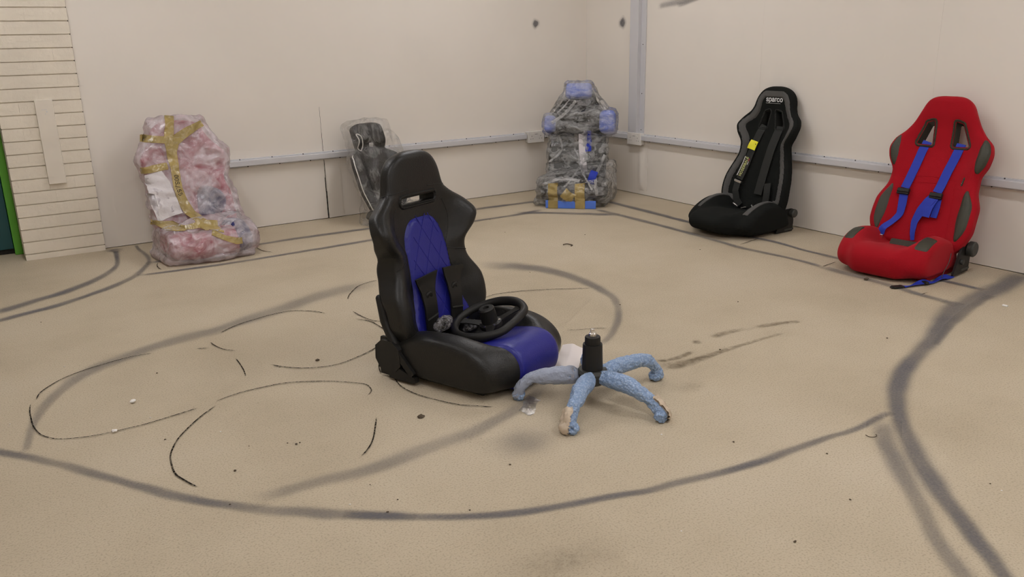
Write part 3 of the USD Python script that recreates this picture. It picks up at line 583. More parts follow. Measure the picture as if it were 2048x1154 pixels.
# harness pads
for sg in (-1, 1):
    zz = [.265, .24, .20, .14, .075, .02]
    s_, C = strap_on(bk, [(sg*.078+sg*dx, z) for z, dx in zip(zz, (.004, .002, 0, 0, -.002, -.004))], [.045, .036, .030, .03, .02, .012], .07, .007, [.130, .108, .078, .070, .070, .072])
    obj('harness_pad', s_, 'plastic', seat)
    b = bk.on(sg*.078, .180, .0305)[0]; tb_ = rot(lathe([(0, 0), (.021, 0), (.021, .004), (.016, .008), (.007, .008), (.006, .005), (0, .005)], 24), (1, 0, 0), PI/2-(-bk.lean)); obj('pad_button', mv(tb_, *b), 'plastic', seat)
    c2, _ = strap_on(bk, [(sg*.078, .100), (sg*.077, .094)], .0335, .066, .002); obj('pad_seam', c2, 'steel_dark', seat)
def world(loc, rz, p):
    c, s = math.cos(math.radians(rz)), math.sin(math.radians(rz)); p = np.asarray(p, float)
    return np.stack([loc[0]+c*p[..., 0]-s*p[..., 1], loc[1]+s*p[..., 0]+c*p[..., 1], loc[2]+p[..., 2]], -1)
def top_z(mesh, x, y):
    m = mesh.copy(); v = np.array(m.vertices); m.vertices = np.c_[v[:, 0], -v[:, 2], v[:, 1]]; return -front_y(m, x, y)
def settle(parts, loc, rz, supports, sloc, srz):
    """how far a thing must move up or down to rest on its support"""
    S = cat([trimesh.Trimesh(world(sloc, srz, m.vertices), m.faces, process=False) for m in supports]); P = np.vstack([world(loc, rz, np.asarray(m.vertices)) for m in parts])
    P = P[::max(1, len(P)//1500)]; t = top_z(S, P[:, 0], P[:, 1]); g = P[:, 2]-t; return -np.nanmin(g)+.0015
def front_y(mesh, x, z):
    """first hit of the mesh seen from the front (towards +y)"""
    V = np.asarray(mesh.vertices); F = np.asarray(mesh.faces); A, B, C = V[F[:, 0]], V[F[:, 1]], V[F[:, 2]]; out = np.full(len(x), np.nan)
    d = (B[:, 0]-A[:, 0])*(C[:, 2]-A[:, 2])-(C[:, 0]-A[:, 0])*(B[:, 2]-A[:, 2]); d = np.where(abs(d) < 1e-12, 1e-12, d)
    for i, (px, pz) in enumerate(zip(x, z)):
        u = ((px-A[:, 0])*(C[:, 2]-A[:, 2])-(C[:, 0]-A[:, 0])*(pz-A[:, 2]))/d; w = ((B[:, 0]-A[:, 0])*(pz-A[:, 2])-(px-A[:, 0])*(B[:, 2]-A[:, 2]))/d
        k = (u >= 0) & (w >= 0) & (u+w <= 1)
        if k.any(): out[i] = (A[k, 1]+u[k]*(B[k, 1]-A[k, 1])+w[k]*(C[k, 1]-A[k, 1])).min()
    return out
# steering wheel lying across the cushion
wl = world(BL['loc'], BL['rot'], np.array([.035, -.100, .205]))
WP = []
def wp(name, m, mt): WP.append((name, m, mt))
def tilt(m): return rot(rot(m, (1, 0, 0), math.radians(-7)), (0, 1, 0), math.radians(-15))
a = np.linspace(0, 2*PI, 72, endpoint=False); rr = .140*(1-.10*np.exp(-((a-1.5*PI)/.45)**4))
rimr = .0155+.003*np.exp(-((np.cos(a)**2-1)/.3)**2)
wp('rim', tilt(tube(np.c_[rr*np.cos(a), rr*np.sin(a), np.zeros(72)], rimr, 14, True)), 'plastic')
for ang in (100, 215, 325):
    q = math.radians(ang); d = np.array([math.cos(q), math.sin(q)]); n = np.array([-d[1], d[0]])
    G = np.array([[np.r_[d*r+n*w*k, -.022*(1-r/.14)] for k in np.linspace(-1, 1, 5)] for r, w in ((.02, .022), (.06, .016), (.10, .014), (.132, .022))]); wp('spoke', tilt(sheet(G, .005)), 'plastic')
wp('hub', tilt(mv(lathe([(0, -.03), (.045, -.03), (.045, -.015), (.032, -.01), (.032, .045), (.027, .050), (.013, .050), (.011, .042), (0, .042)], 16), 0, .0, 0)), 'plastic')
for k in range(6):
    wp('hub_bolt', tilt(mv(lathe([(0, -.016), (.005, -.016), (.005, -.010), (0, -.010)], 8), .037*math.cos(k*PI/3), .037*math.sin(k*PI/3), 0)), 'metal')
wl = wl+np.array([0, 0, settle([m for _, m, _ in WP], wl, BL['rot'], SUP, BL['loc'], BL['rot'])])
sw = thing('steering_wheel', 'black steering wheel lying on the cushion of the blue and black seat', 'steering wheel', wl, BL['rot'])
for n_, m_, k_ in WP: obj(n_, m_, k_, sw)
# bag of fittings
def crumple(m, amp, freq, seed, ridge=True):
    v = np.array(m.vertices); n = np.array(trimesh.Trimesh(v, m.faces, process=False).vertex_normals); f = meshkit.fbm(v*freq+seed*7.3, 4, seed)
    if ridge: f = 1-np.abs(2*meshkit.fbm(v*freq+seed*7.3, 4, seed)-1)*2
    m = m.copy(); m.vertices = v+n*((f-.5)*amp)[:, None]; return m
def blob(sx, sy, sz, seed, sub=4, amp=.02, fr=30):
    m = trimesh.creation.icosphere(sub, 1.0); v = m.vertices; v[:, 2] = np.where(v[:, 2] < 0, v[:, 2]*.5, v[:, 2]); m.vertices = v*[sx, sy, sz]
    return crumple(m, amp, fr, seed)
for nm, lbl, p0, rz, par in (('fittings_bag', 'shiny clear plastic bag of dark fittings lying behind the steering wheel', (-.118, .002, .3), 12, (.056, .022, .028, 3, .014)), ('plastic_bag', 'small clear bag end showing behind the hub of the steering wheel', (.085, .035, .3), 0, (.040, .018, .026, 6, .010))):
    b_ = blob(*par[:4], 4, par[4], 34); q_ = world(BL['loc'], BL['rot'], np.array(p0)); q_ = q_+np.array([0, 0, settle([b_], q_, BL['rot']+rz, SUP, BL['loc'], BL['rot'])])
    bg = thing(nm, lbl, 'plastic bag', q_, BL['rot']+rz); obj('bag', b_, 'foil', bg, smooth=25)
    c_in = b_.copy(); c_in.vertices = b_.vertices*[.78, .7, .7]; obj('contents', c_in, 'steel_dark', bg)

# ---- 2. red cloth seat against the right wall
RD = dict(loc=(4.15, 2.495, 0), rot=-84)
red = thing('car_seat', 'red cloth bucket seat with blue harness straps leaning on the right wall', 'car seat', RD['loc'], RD['rot'])
L = .81
bk = Back(L, [(0, .215), (.06, .25), (.16, .275), (.28, .272), (.42, .235), (.49, .232), (.58, .262), (.64, .270), (.70, .258), (.77, .205), (.84, .165), (.92, .138), (1, .130)],
          [(0, .04), (.2, .06), (.45, .035), (.62, .06), (.75, .025), (.85, .01), (1, 0)], [(0, .05), (.3, .05), (.5, .05), (.68, .036), (.78, .036), (.9, .055), (1, .052)], tb=.026, vt=.84, ck=3.2, lean=21, foot=(0, .09, .10), bend=17, bz=.60)
hole_r = Polygon([(.062, .668), (.088, .660), (.128, .562), (.060, .560)]).buffer(.007); hole_l = Polygon([(-x, z) for x, z in hole_r.exterior.coords])
obj('backrest', bk.mesh([hole_l, hole_r]), 'fabric_red', red, smooth=60)
for h in (hole_l, hole_r): obj('harness_slot_bezel', bk.ring(h, .016, out=.006), 'vinyl', red)
for sg in (-1, 1):
    f = lambda a, b: (lambda v: sg*(a+b*np.abs((v-np.mean(v))/(np.ptp(v)/2))**2.5))
    obj('wing_patch', bk.band(f(.76, .14), f(.965, -.03), .52, .73, .003), 'vinyl', red, 'dark olive vinyl patch on the shoulder wing')
    obj('bolster_patch', bk.band(f(.68, .14), f(.91, -.06), .07, .40, .003), 'vinyl', red, 'dark olive vinyl patch on the lower side bolster')
for z in (.385, .35): x = np.linspace(-.16, .16, 24); obj('stitch_line', tube(bk.on(x, z-.02*(x/.16)**2, .0003), .0016, 5), 'fabric_red', red)
z = np.linspace(.05, .36, 24)
for sg in (-1, 1): obj('stitch_line', tube(bk.on(sg*(.12+.03*(1-z/.36)), z, .0003), .0016, 5), 'fabric_red', red)
tg = obj('side_label', bk.patch(Polygon([(.150, .350), (.160, .350), (.166, .395), (.158, .395)]).buffer(.002), .004, .004, .004), 'vinyl', red, 'tiny dark label with pale print')
obj('label_print', bk.patch(Polygon([(.152, .353), (.159, .353), (.164, .391), (.160, .391)]), .0055, .004, .003).slice_plane([0, 0, 0], [0, 0, 1]) if False else cat([bk.patch(Point(x, z).buffer(r), .006, .002, .002) for x, z, r in ((.1545, .354, .0026), (.156, .362, .0032), (.158, .371, .0024), (.160, .379, .0024), (.1615, .386, .002))]), 'pale', tg)
cu = Cushion(.245, [(.16, .025), (-.05, .012), (-.235, .012), (-.292, .035), (-.308, .115), (-.255, .165), (-.15, .160), (-.02, .130), (.13, .11), (.18, .06)],
             [(.16, .025), (-.05, .012), (-.20, .014), (-.262, .045), (-.275, .105), (-.215, .180), (-.10, .222), (.03, .205), (.14, .15), (.18, .07)], p=4)
cu_dx = (-.032, -.025, 0)
obj('cushion', mv(cu.mesh(), *cu_dx), 'fabric_red', red, smooth=60)
for sg in (-1, 1):
    obj('cushion_patch', mv(cu.patch(*sorted((sg*.66, sg*.93)), .49, .61, .004, k=4), *cu_dx), 'vinyl', red, 'dark olive vinyl patch on the cushion bolster')
obj('cushion_bezel', bk.T(extr(sbox(-.09, -.018, .09, .004).buffer(.012), -.115, -.06)), 'vinyl', red)
obj('base_frame', rbox(-.22, .19, -.18, .24, 0, .028, .006), 'fabric_red', red)
recliner(red, 1, bk, .235, 1.0, False, 1); recliner(red, -1, bk, .245, 1.0, False, 1)
# blue harness
hs = red
a, _ = strap_on(bk, [(-.084, .572), (-.098, .52), (-.112, .42), (-.126, .335), (-.130, .305)], [-.010, .003, .004, .006, .010], .048, .003); obj('harness_strap', a, 'web_blue', hs, 'blue webbing strap')
a, _ = strap_on(bk, [(.094, .572), (.086, .52), (.066, .42), (.052, .335), (.046, .300)], [-.010, .003, .004, .006, .012], .048, .003); obj('harness_strap', a, 'web_blue', hs, 'blue webbing strap')
def buckle(x, z, off):
    p = bk.on(x, z, off)[0]; m = cat([rbox(-.033, .033, -.010, .008, -.017, .017, .004), rbox(-.030, .034, -.016, -.008, -.006, .012, .003)]); return mv(rot(m, (1, 0, 0), -bk.lean), *p)
obj('harness_buckle', buckle(-.130, .285, .018), 'plastic', hs); obj('harness_buckle', buckle(.048, .280, .02), 'plastic', hs)
a, _ = strap_on(bk, [(-.126, .280), (-.120, .22), (-.118, .16), (-.140, .115), (-.170, .07), (-.180, .03)], [.016, .012, .008, .02, .03, .012], .046, .003, [.046, .046, .038, .032, .036, .044]); obj('harness_strap', a, 'web_blue', hs, 'blue webbing strap')
a, _ = strap_on(bk, [(.040, .275), (.024, .245), (-.004, .19), (-.024, .13), (-.020, .07), (-.012, .03)], [.022, .03, .026, .02, .016, .008], .048, .003, [.048, .052, .05, .036, .026, .02]); obj('harness_strap', a, 'web_blue', hs, 'blue webbing strap')
a, _ = strap_on(bk, [(.062, .275), (.066, .22), (.064, .165)], [.014, .012, .012], .034, .003); obj('strap_end', a, 'web_blue', hs, 'hanging blue strap end')
a, _ = strap_on(bk, [(.05, .278), (.034, .21), (.030, .16)], [.02, .03, .03], .04, .003); obj('strap_end', a, 'web_blue', hs, 'hanging blue strap end')
b = bk.on(-.178, .02, .02)[0]; obj('buckle_tongue', mv(rbox(-.022, .022, -.012, .004, -.008, .012, .003), *b), 'metal', hs, 'bright metal tongue'); obj('release_button', mv(rbox(-.058, -.008, -.014, .002, .006, .020, .004), *b), 'red_print', hs, 'red release button')
cr = tube(smoothpath([(.225, -.02, .13), (.232, -.05, .09), (.232, -.09, .05), (.230, -.11, .02)], 16), .002, 6); obj('release_cable', cr, 'steel_dark', red)
# crotch strap lying on the floor
lp = world(RD['loc'], RD['rot'], np.array([0, 0, 0.]))
ls = thing('harness_strap', 'loose blue strap with a black end buckle on the floor under the red seat', 'strap', (0, 0, 0))
sp = smoothpath([(4.17, 2.262, .006), (4.08, 2.262, .012), (4.00, 2.262, .006), (3.94, 2.268, .016), (3.88, 2.285, .005), (3.81, 2.305, .007)], 40)
obj('strap', ribbon(sp, [(.15*math.sin(i*.4), .8, .35*math.sin(i*.33)) for i in range(40)], .036, .003), 'web_blue', ls)
obj('end_buckle', mv(rot(cat([rbox(-.03, .03, -.017, .017, .002, .012, .004), rbox(-.04, -.02, -.01, .01, .003, .01, .003)]), (0, 0, 1), math.radians(-20)), 3.785, 2.314, 0), 'plastic', ls)
obj('slide_buckle', mv(rot(rbox(-.012, .012, -.022, .022, .004, .017, .004), (0, 0, 1), math.radians(-12)), 3.935, 2.268, .004), 'plastic', ls)

# ---- 3. black cloth seat with grey band against the right wall
SP = dict(loc=(4.205, 3.705, 0), rot=-89)
blk = thing('car_seat', 'black cloth racing seat with a grey contour band, leaning on the right wall', 'car seat', SP['loc'], SP['rot'])
L = .825
bk = Back(L, [(0, .22), (.06, .25), (.15, .262), (.25, .256), (.36, .232), (.46, .203), (.54, .193), (.62, .226), (.68, .240), (.74, .222), (.80, .176), (.85, .158), (.93, .148), (1, .14)],
          [(0, .05), (.2, .075), (.45, .045), (.65, .085), (.76, .04), (.86, .015), (1, 0)], [(0, .05), (.3, .045), (.5, .045), (.67, .034), (.78, .034), (.9, .05), (1, .05)], tb=.028, vt=.85, lean=13.5, foot=(0, .130, .09), bend=8, bz=.65)
hr = Polygon([(.030, .660), (.058, .652), (.088, .562), (.046, .562)]).buffer(.008); hl = Polygon([(-x, z) for x, z in hr.exterior.coords])
obj('backrest', bk.mesh([hl, hr]), 'fabric_black', blk, smooth=60)
for h in (hl, hr): obj('harness_slot_bezel', bk.ring(h, .014, out=.005), 'web_black', blk)
v = np.linspace(.04, .985, 160); ol = np.r_[np.c_[bk.hw(v), v*L], np.c_[-bk.hw(v[::-1]), v[::-1]*L]]
O = Polygon(ol).buffer(0); ringp = O.buffer(-.022).difference(O.buffer(-.066)); ringp = ringp.difference(sbox(-.15, 0, .15, .2)).intersection(sbox(-1, .05, 1, 2))
ringp = max(getattr(ringp, 'geoms', [ringp]), key=lambda g: g.area)
obj('contour_band', bk.patch(ringp, .006, .008, .009), 'band', blk, 'mid grey band following the contour')
def bplace(b, x0, z0, ang=0., off=.001, out=1.):
    c, s = math.cos(ang), math.sin(ang)
    def f(tx, ty, tz): X, Z = x0+c*tx-s*ty, z0+s*tx+c*ty; return b.T(np.c_[X, b.front(X, Z)-off-tz*out, Z])
    return f
lg = text_on('sparco', .030, bplace(bk, -.060, .722, off=.0015), bold=True); obj('brand_lettering', lg, 'white_print', blk, 'white lettering sparco')
obj('brand_underline', bk.patch(sbox(-.061, .7095, .058, .7145), .003, .002, .0025), 'white_print', blk)
cu = Cushion(.268, [(.16, .03), (-.03, .02), (-.26, .02), (-.365, .055), (-.378, .112), (-.30, .148), (-.14, .150), (-.02, .125), (.13, .10), (.18, .06)],
             [(.16, .03), (-.03, .014), (-.20, .014), (-.26, .042), (-.285, .085), (-.22, .150), (-.09, .205), (.04, .205), (.14, .15), (.18, .07)], p=4)
obj('cushion', cu.mesh(), 'fabric_black', blk, smooth=60)
for sg in (-1, 1): obj('cushion_band', cu.patch(*sorted((sg*.66, sg*.79)), .50, .72, .005), 'band', blk, 'mid grey band on the cushion bolster')
obj('base_frame', rbox(-.2, .2, -.16, .2, 0, .03, .006), 'steel_dark', blk)
recliner(blk, 1, bk, .235, .95, False, 2); recliner(blk, -1, bk, .235, .95, False, 2)
hs = blk
cl = [(-.064, .572), (-.078, .52), (-.100, .42), (-.122, .31), (-.146, .20)]
a, _ = strap_on(bk, cl, [-.012, .006, .008, .008, .012], .055, .004); obj('harness_strap', a, 'web_black', hs)
a, _ = strap_on(bk, [(.064, .572), (.062, .52), (.048, .42), (.036, .30), (.03, .20), (.025, .12)], [-.012, .006, .008, .010, .012, .012], .062, .004); obj('harness_strap', a, 'web_black', hs)
a, _ = strap_on(bk, [(.085, .20), (.10, .14), (.10, .08), (.09, .03)], [.012, .02, .012, .01], .05, .004); obj('harness_strap', a, 'web_black', hs)
ang = math.atan2(.10, -.022)-PI/2
def on_strap(t, w): # point along the left strap
    P = np.array(cl); d = np.r_[0, np.cumsum(np.linalg.norm(np.diff(P, axis=0), axis=1))]; x, z = np.interp(t, d, P[:, 0]), np.interp(t, d, P[:, 1]); return x, z
def strip_on(t0, t1, w0, w1, th):
    P = np.array(cl); T = (P[-1]-P[1]); T /= np.linalg.norm(T); N = np.array([-T[1], T[0]])   # N points to +x
    G = []
    for t in np.linspace(t0, t1, 14):
        x, z = on_strap(t, 0); G.append([[x+N[0]*w, 0, z+N[1]*w] for w in np.linspace(w0, w1, 5)])
    G = np.array(G); o = np.interp(G[..., 2], [.2, .31, .42, .52], [.012, .008, .008, .006])+.0065+th; G[..., 1] = bk.front(G[..., 0], G[..., 2])-o
    S = bk.T(G.reshape(-1, 3)).reshape(G.shape); return sheet_out(S, np.broadcast_to([0, -1., .3], S.shape), .003)
obj('warning_label', strip_on(.112, .172, -.026, .026, .0015), 'yellow', hs, 'yellow label'); obj('label_spot', strip_on(.128, .134, .012, .018, .003), 'ink', hs)
obj('label_ground', strip_on(.222, .365, -.024, .016, .0012), 'ink', hs); obj('label_line', strip_on(.226, .36, -.020, -.0165, .0018), 'white_print', hs)
def lab(tx, ty, tz):     # text reads from the foot of the strap upwards
    P = np.array(cl); T = (P[-1]-P[1]); T /= np.linalg.norm(T); N = np.array([-T[1], T[0]]); q = .360-tx; x, z = on_strap(q, 0); w = -ty
    X, Z = x+N[0]*w, z+N[1]*w; return bk.T(np.c_[X, bk.front(X, Z)-np.interp(Z, [.2, .31, .42, .52], [.012, .008, .008, .006])-.0090-tz*.5, Z])
obj('label_lettering', text_on('HOSERBALE', .0155, lambda a, b, c: lab(a*.134/max(a.max(), 1e-6), b-.0045, c), bold=True), 'yellow_print', hs, 'yellow label lettering reading up the strap')
obj('label_mark', strip_on(.232, .250, .0095, .0135, .0018), 'red_print', hs); obj('label_mark', strip_on(.252, .275, .0095, .013, .0018), 'white_print', hs)
p = bk.on(-.150, .185, .015)[0]; obj('strap_adjuster', mv(rot(rbox(-.03, .03, -.006, .006, -.008, .008, .003), (0, 1, 0), .2), *p), 'metal', hs, 'bright metal strap adjuster'); 
a, _ = strap_on(bk, [(-.150, .180), (-.150, .12), (-.13, .06), (-.10, .03)], [.014, .02, .016, .012], .05, .004); obj('harness_strap', a, 'web_black', hs)
for x, z, o, r in ((-.10, .03, .06, .4), (-.02, .02, .07, -.3), (.05, .03, .06, .9)):
    p = bk.on(x, z, o)[0]; obj('metal_clip', mv(rot(rbox(-.022, .022, -.005, .005, -.004, .004, .002), (0, 1, 0), r), *p), 'metal', hs, 'bright metal clip')
p = bk.on(.11, .06, .02)[0]; obj('metal_clip', mv(rbox(-.01, .01, -.004, .004, -.006, .006, .002), *p), 'metal', hs, 'bright metal clip')

# ---- wrapped seats ---------------------------------------------------------
def bag_mesh(back, cush, seed, amp=.02, freq=14, ref=.014, extra=None):
    m = to_man(back.T(back.raw(20, 60)))+to_man(cush.mesh(36, 48))
    if extra is not None: m = m+extra
    m = m.refine_to_length(ref); t = to_tm(m); t = trimesh.Trimesh(t.vertices, t.faces, process=True)
    t = crumple(t, amp, freq, seed); v = t.vertices; v[:, 2] = np.maximum(v[:, 2], .002); t.vertices = v
    return t
def draped(mesh, pts, w, off=.004, th=.0015, n=40, wid=None):
    """tape laid on the front of a mesh along (x, z) points"""
    P = np.array(pts, float); d = np.r_[0, np.cumsum(np.linalg.norm(np.diff(P, axis=0), axis=1))]; t = np.linspace(0, d[-1], n)
    C = np.c_[np.interp(t, d, P[:, 0]), np.interp(t, d, P[:, 1])]; T = np.gradient(C, axis=0); T /= np.linalg.norm(T, axis=1)[:, None]; N = np.c_[-T[:, 1], T[:, 0]]
    ww = np.interp(t, d, np.broadcast_to(wid if wid is not None else w, len(P)))
    G = C[:, None]+N[:, None]*(np.linspace(-.5, .5, 6)[None, :, None]*ww[:, None, None]); y = front_y(mesh, G[..., 0].ravel(), G[..., 1].ravel()).reshape(G.shape[:2])
    for r in (0, 1):
        for row in y:      # fill misses from neighbours
            b = np.isnan(row)
            if b.any() and not b.all(): row[b] = np.interp(np.flatnonzero(b), np.flatnonzero(~b), row[~b])
        y = y.T if r == 0 else y.T
    if np.isnan(y).any(): y = np.where(np.isnan(y), np.nanmean(y), y)
    S = np.stack([G[..., 0], y-off, G[..., 1]], -1); return sheet_out(S, np.broadcast_to([0, -1., 0], S.shape), th), S
def grow(back, g, **k):
    b = Back.__new__(Back); b.__dict__.update(back.__dict__); b.W = (lambda v, f=back.W: f(v)+g); b.tf = (lambda v, f=back.tf: f(v)+g); b.tb = back.tb+g if np.isscalar(back.tb) else back.tb; b.L = back.L+g; b.__dict__.update(k); return b

# ---- 4. pink seat in bubble wrap, left
PK = dict(loc=(1.135, 5.27, 0), rot=3)
pk = thing('car_seat', 'pink seat wrapped in cloudy bubble film with brown tape against the back wall', 'car seat', PK['loc'], PK['rot'])
L = .735
bk = Back(L, [(0, .215), (.15, .24), (.30, .24), (.45, .22), (.58, .25), (.66, .255), (.76, .215), (.86, .17), (1, .15)], [(0, .05), (.3, .06), (.5, .04), (.65, .06), (.8, .02), (1, 0)],
          [(0, .05), (1, .05)], tb=.04, vt=.88, lean=21, foot=(0, .10, .09), bend=4)
obj('backrest', bk.mesh(), 'pink', pk, smooth=60)
obj('back_insert', bk.patch(spl([(.03, .10), (.16, .12), (.17, .26), (.06, .30), (.02, .2)]), .010, .03), 'navy', pk)
cu = Cushion(.235, [(.16, .025), (-.05, .015), (-.20, .015), (-.27, .045), (-.275, .115), (-.23, .165), (-.15, .16), (-.02, .13), (.13, .11), (.18, .06)],
             [(.16, .025), (-.05, .015), (-.18, .016), (-.245, .045), (-.255, .105), (-.20, .170), (-.09, .20), (.03, .19), (.14, .15), (.18, .07)])
obj('cushion', cu.mesh(), 'pink', pk, smooth=60); obj('cushion_side', cu.patch(.55, .97, .25, .75, .006), 'navy', pk)
bb = grow(bk, .028, vt=.93, ck=4.0); cb = Cushion(.272, np.array(cu.mid)*[1.06, 1.10]+[-.003, -.004], np.array(cu.bol)*[1.07, 1.07]+[-.003, -.004], p=5)
skirt = m3.Manifold.batch_hull([m3.Manifold.sphere(r, 16).translate(p) for p, r in (((-.25, -.20, .03), .03), ((-.27, .1, .03), .03), ((.20, -.24, .03), .03), ((.25, .08, .05), .03), ((0, -.285, .03), .02), ((-.1, -.08, .19), .045), ((.18, -.05, .20), .045))])
skirt = skirt+m3.Manifold.batch_hull([m3.Manifold.sphere(r, 16).translate(p) for p, r in (((.20, .12, .36), .03), ((.225, .02, .24), .03), ((.245, -.08, .10), .03), ((.25, .08, .05), .03), ((.1, .1, .2), .03))])
bag = bag_mesh(bb, cb, 5, .016, 13, .012, skirt)
obj('bubble_wrap', bag, 'bubble', pk, 'cloudy bubble film wrapping', smooth=True)
def bps(b, pts, off=.09): return [(float(q[0]), float(q[2])) for q in b.T(np.array([[x, -off, z] for x, z in pts]))]
for nm, pts, w in (('vert', [(-.040, .752), (-.049, .687), (-.072, .601), (-.07, .53), (-.073, .408), (-.081, .295), (-.063, .188), (-.030, .10)], [.052, .052, .056, .062, .050, .052, .06, .062]),
                   ('a', [(-.232, .624), (-.112, .604), (-.05, .595)], .042), ('b', [(.150, .690), (.10, .668), (.046, .644), (-.041, .589), (-.07, .53)], [.036, .044, .05, .06, .06]), ('c', [(-.268, .424), (-.20, .432), (-.112, .438)], .040),
                   ('d', [(-.28, .108), (-.143, .085), (-.009, .092), (.053, .075)], [.03, .022, .04, .05]), ('e', [(-.02, .06), (.04, .02), (.105, -.009), (.14, -.012)], [.03, .03, .038, .036])):
    tp, S = draped(bag, bps(bk, pts), w, .005, .0015, 44, w); t_ = obj('brown_tape', tp, 'tape', pk)
    if nm == 'vert': SV, TV = S, t_
# handwriting on the long tape, reading downwards
def tape_write(S):
    n = S.shape[0]; d = np.r_[0, np.cumsum(np.linalg.norm(np.diff(S.mean(1), axis=0), axis=1))]
    def f(tx, ty, tz):
        q = np.interp(tx+.375, d, np.arange(n)); i = np.clip(q.astype(int), 0, n-2); fr = q-i
        w = np.clip((ty-.0)/.05+.28, 0, .999)*(S.shape[1]-1); w = w if S[n//2, -1, 0] > S[n//2, 0, 0] else (S.shape[1]-1)*.999-w; j = np.clip(w.astype(int), 0, S.shape[1]-2); g = w-j
        P = lambda a, b: S[a, b]; A = P(i, j)*(1-fr)[:, None]*(1-g)[:, None]+P(i+1, j)*fr[:, None]*(1-g)[:, None]+P(i, j+1)*(1-fr)[:, None]*g[:, None]+P(i+1, j+1)*fr[:, None]*g[:, None]
        A[:, 1] -= .0006+tz; return A
    return f
obj('handwriting', text_on('00S./.55', .024, tape_write(SV), italic=.0), 'ink', TV, 'black handwritten figures on the tape')
sh_, _ = draped(bag, bps(bk, [(-.205, .405), (-.19, .33), (-.18, .22), (-.165, .125)]), .13, .003, .0015, 24, [.10, .14, .16, .16]); obj('foam_sheet', sh_, 'foam_white', pk, 'white foam sheet under the film')

# ---- 5. black seat with blue foam blocks in stretch film, in the corner
CN = dict(loc=(3.93, 5.16, 0), rot=-44.7)
cn = thing('car_seat', 'black seat in clear stretch film with blue foam blocks standing in the corner', 'car seat', CN['loc'], CN['rot'])
L = .80
bk = Back(L, [(0, .21), (.15, .225), (.35, .225), (.48, .215), (.58, .225), (.66, .23), (.76, .185), (.88, .125), (1, .11)], [(0, .05), (.3, .05), (.5, .03), (.66, .06), (.8, .02), (1, 0)], [(0, .05), (1, .05)], tb=.045, vt=.9, lean=15, foot=(0, .10, .09))
obj('backrest', bk.mesh(), 'fabric_black', cn, smooth=60)
for z0, z1 in ((.20, .34), (.09, .19)): obj('grey_panel', bk.patch(sbox(-.20, z0, .20, z1).buffer(.008), .012, .02), 'grey_wrap', cn, 'grey cloth panel')
obj('pale_strap', strap_on(bk, [(.03, .42), (.035, .32), (.05, .2), (.06, .12)], .016, .05, .003)[0], 'foam_white', cn, 'pale strap'); obj('blue_strap', strap_on(bk, [(.075, .44), (.080, .36), (.082, .28)], .014, .055, .003)[0], 'web_blue', cn, 'blue webbing strap')
obj('brown_panel', bk.patch(sbox(-.03, .30, .005, .42).buffer(.004), .008, .01), 'dirt', cn)
cu = Cushion(.245, [(.16, .03), (-.05, .02), (-.20, .02), (-.265, .06), (-.270, .12), (-.22, .165), (-.12, .16), (-.02, .13), (.13, .11), (.18, .06)],
             [(.16, .03), (-.05, .02), (-.18, .02), (-.235, .06), (-.245, .115), (-.19, .185), (-.09, .205), (.03, .19), (.14, .15), (.18, .07)])
obj('cushion', cu.mesh(), 'leather', cn, smooth=60)
obj('strap_roll', mv(rot(lathe([(0, -.028), (.052, -.028), (.055, -.02), (.055, .02), (.052, .028), (0, .028)], 24), (0, 1, 0), PI/2+.3), .15, -.17, .215), 'web_blue', cn, 'rolled blue webbing')
def block(x0, x1, z0, z1, d0, d1, r=.02):
    m = rbox(x0, x1, -d1, -d0, z0, z1, r, 12); return bk.T(m)
obj('foam_block', block(-.108, .098, .692, .81, .01, .10, .03), 'foam_blue', cn, 'blue foam block over the head of the seat')
obj('foam_block', block(-.265, -.175, .425, .555, -.02, .12, .028), 'foam_blue', cn, 'blue foam block on the left wing'); obj('foam_block', block(.165, .290, .420, .60, -.02, .12, .04), 'foam_blue', cn, 'larger blue foam block on the right wing')
obj('foam_strip', rbox(-.19, .19, -.292, -.272, .002, .060, .003), 'foam_strip', cn, 'bright blue foam strip along the floor')
bb = grow(bk, .014, vt=.93); cb = Cushion(.275, np.array(cu.mid)*[1.08, 1.10]+[-.002, -.004], np.array(cu.bol)*[1.10, 1.10]+[-.002, -.004], p=5)
ex = to_man(block(-.118, .108, .68, .822, -.0, .112, .03))+m3.Manifold.batch_hull([to_man(block(-.275, -.165, .415, .565, -.03, .13, .028)), to_man(block(.160, .300, .41, .61, -.03, .13, .04))])
ex = ex+m3.Manifold.batch_hull([to_man(block(-.10, .09, .70, .80, .02, .105, .02)), to_man(block(-.24, -.2, .44, .55, -.01, .11, .02)), to_man(block(.2, .26, .44, .60, -.01, .11, .02))])
ex = ex+m3.Manifold.batch_hull([m3.Manifold.sphere(r, 16).translate(p) for p, r in (((-.26, -.2, .04), .035), ((.22, -.2, .04), .035), ((.27, .05, .06), .04), ((.27, .12, .28), .03), ((-.2, .1, .2), .03), ((-.2, -.2, .16), .05), ((.2, -.18, .17), .05))])
bag = bag_mesh(bb, cb, 9, .022, 16, .011, ex)
obj('stretch_film', bag, 'stretch', cn, 'clear stretch film with milky folds', smooth=True)
for x in (-.135, .070):
    tp, S = draped(bag, [(x-.004, .185), (x, .12), (x+.002, .075), (x+.004, .055)], .075, .004, .0015, 26); obj('brown_tape', tp, 'tape', cn)
    obj('brown_tape', rbox(x-.034, x+.040, -.2965, -.270, .0015, .0615, .002), 'tape', cn)
tp, S = draped(bag, [(-.055, .125), (-.01, .09), (.02, .075)], .075, .003, .0015, 20); obj('brown_tape', tp, 'tape', cn)

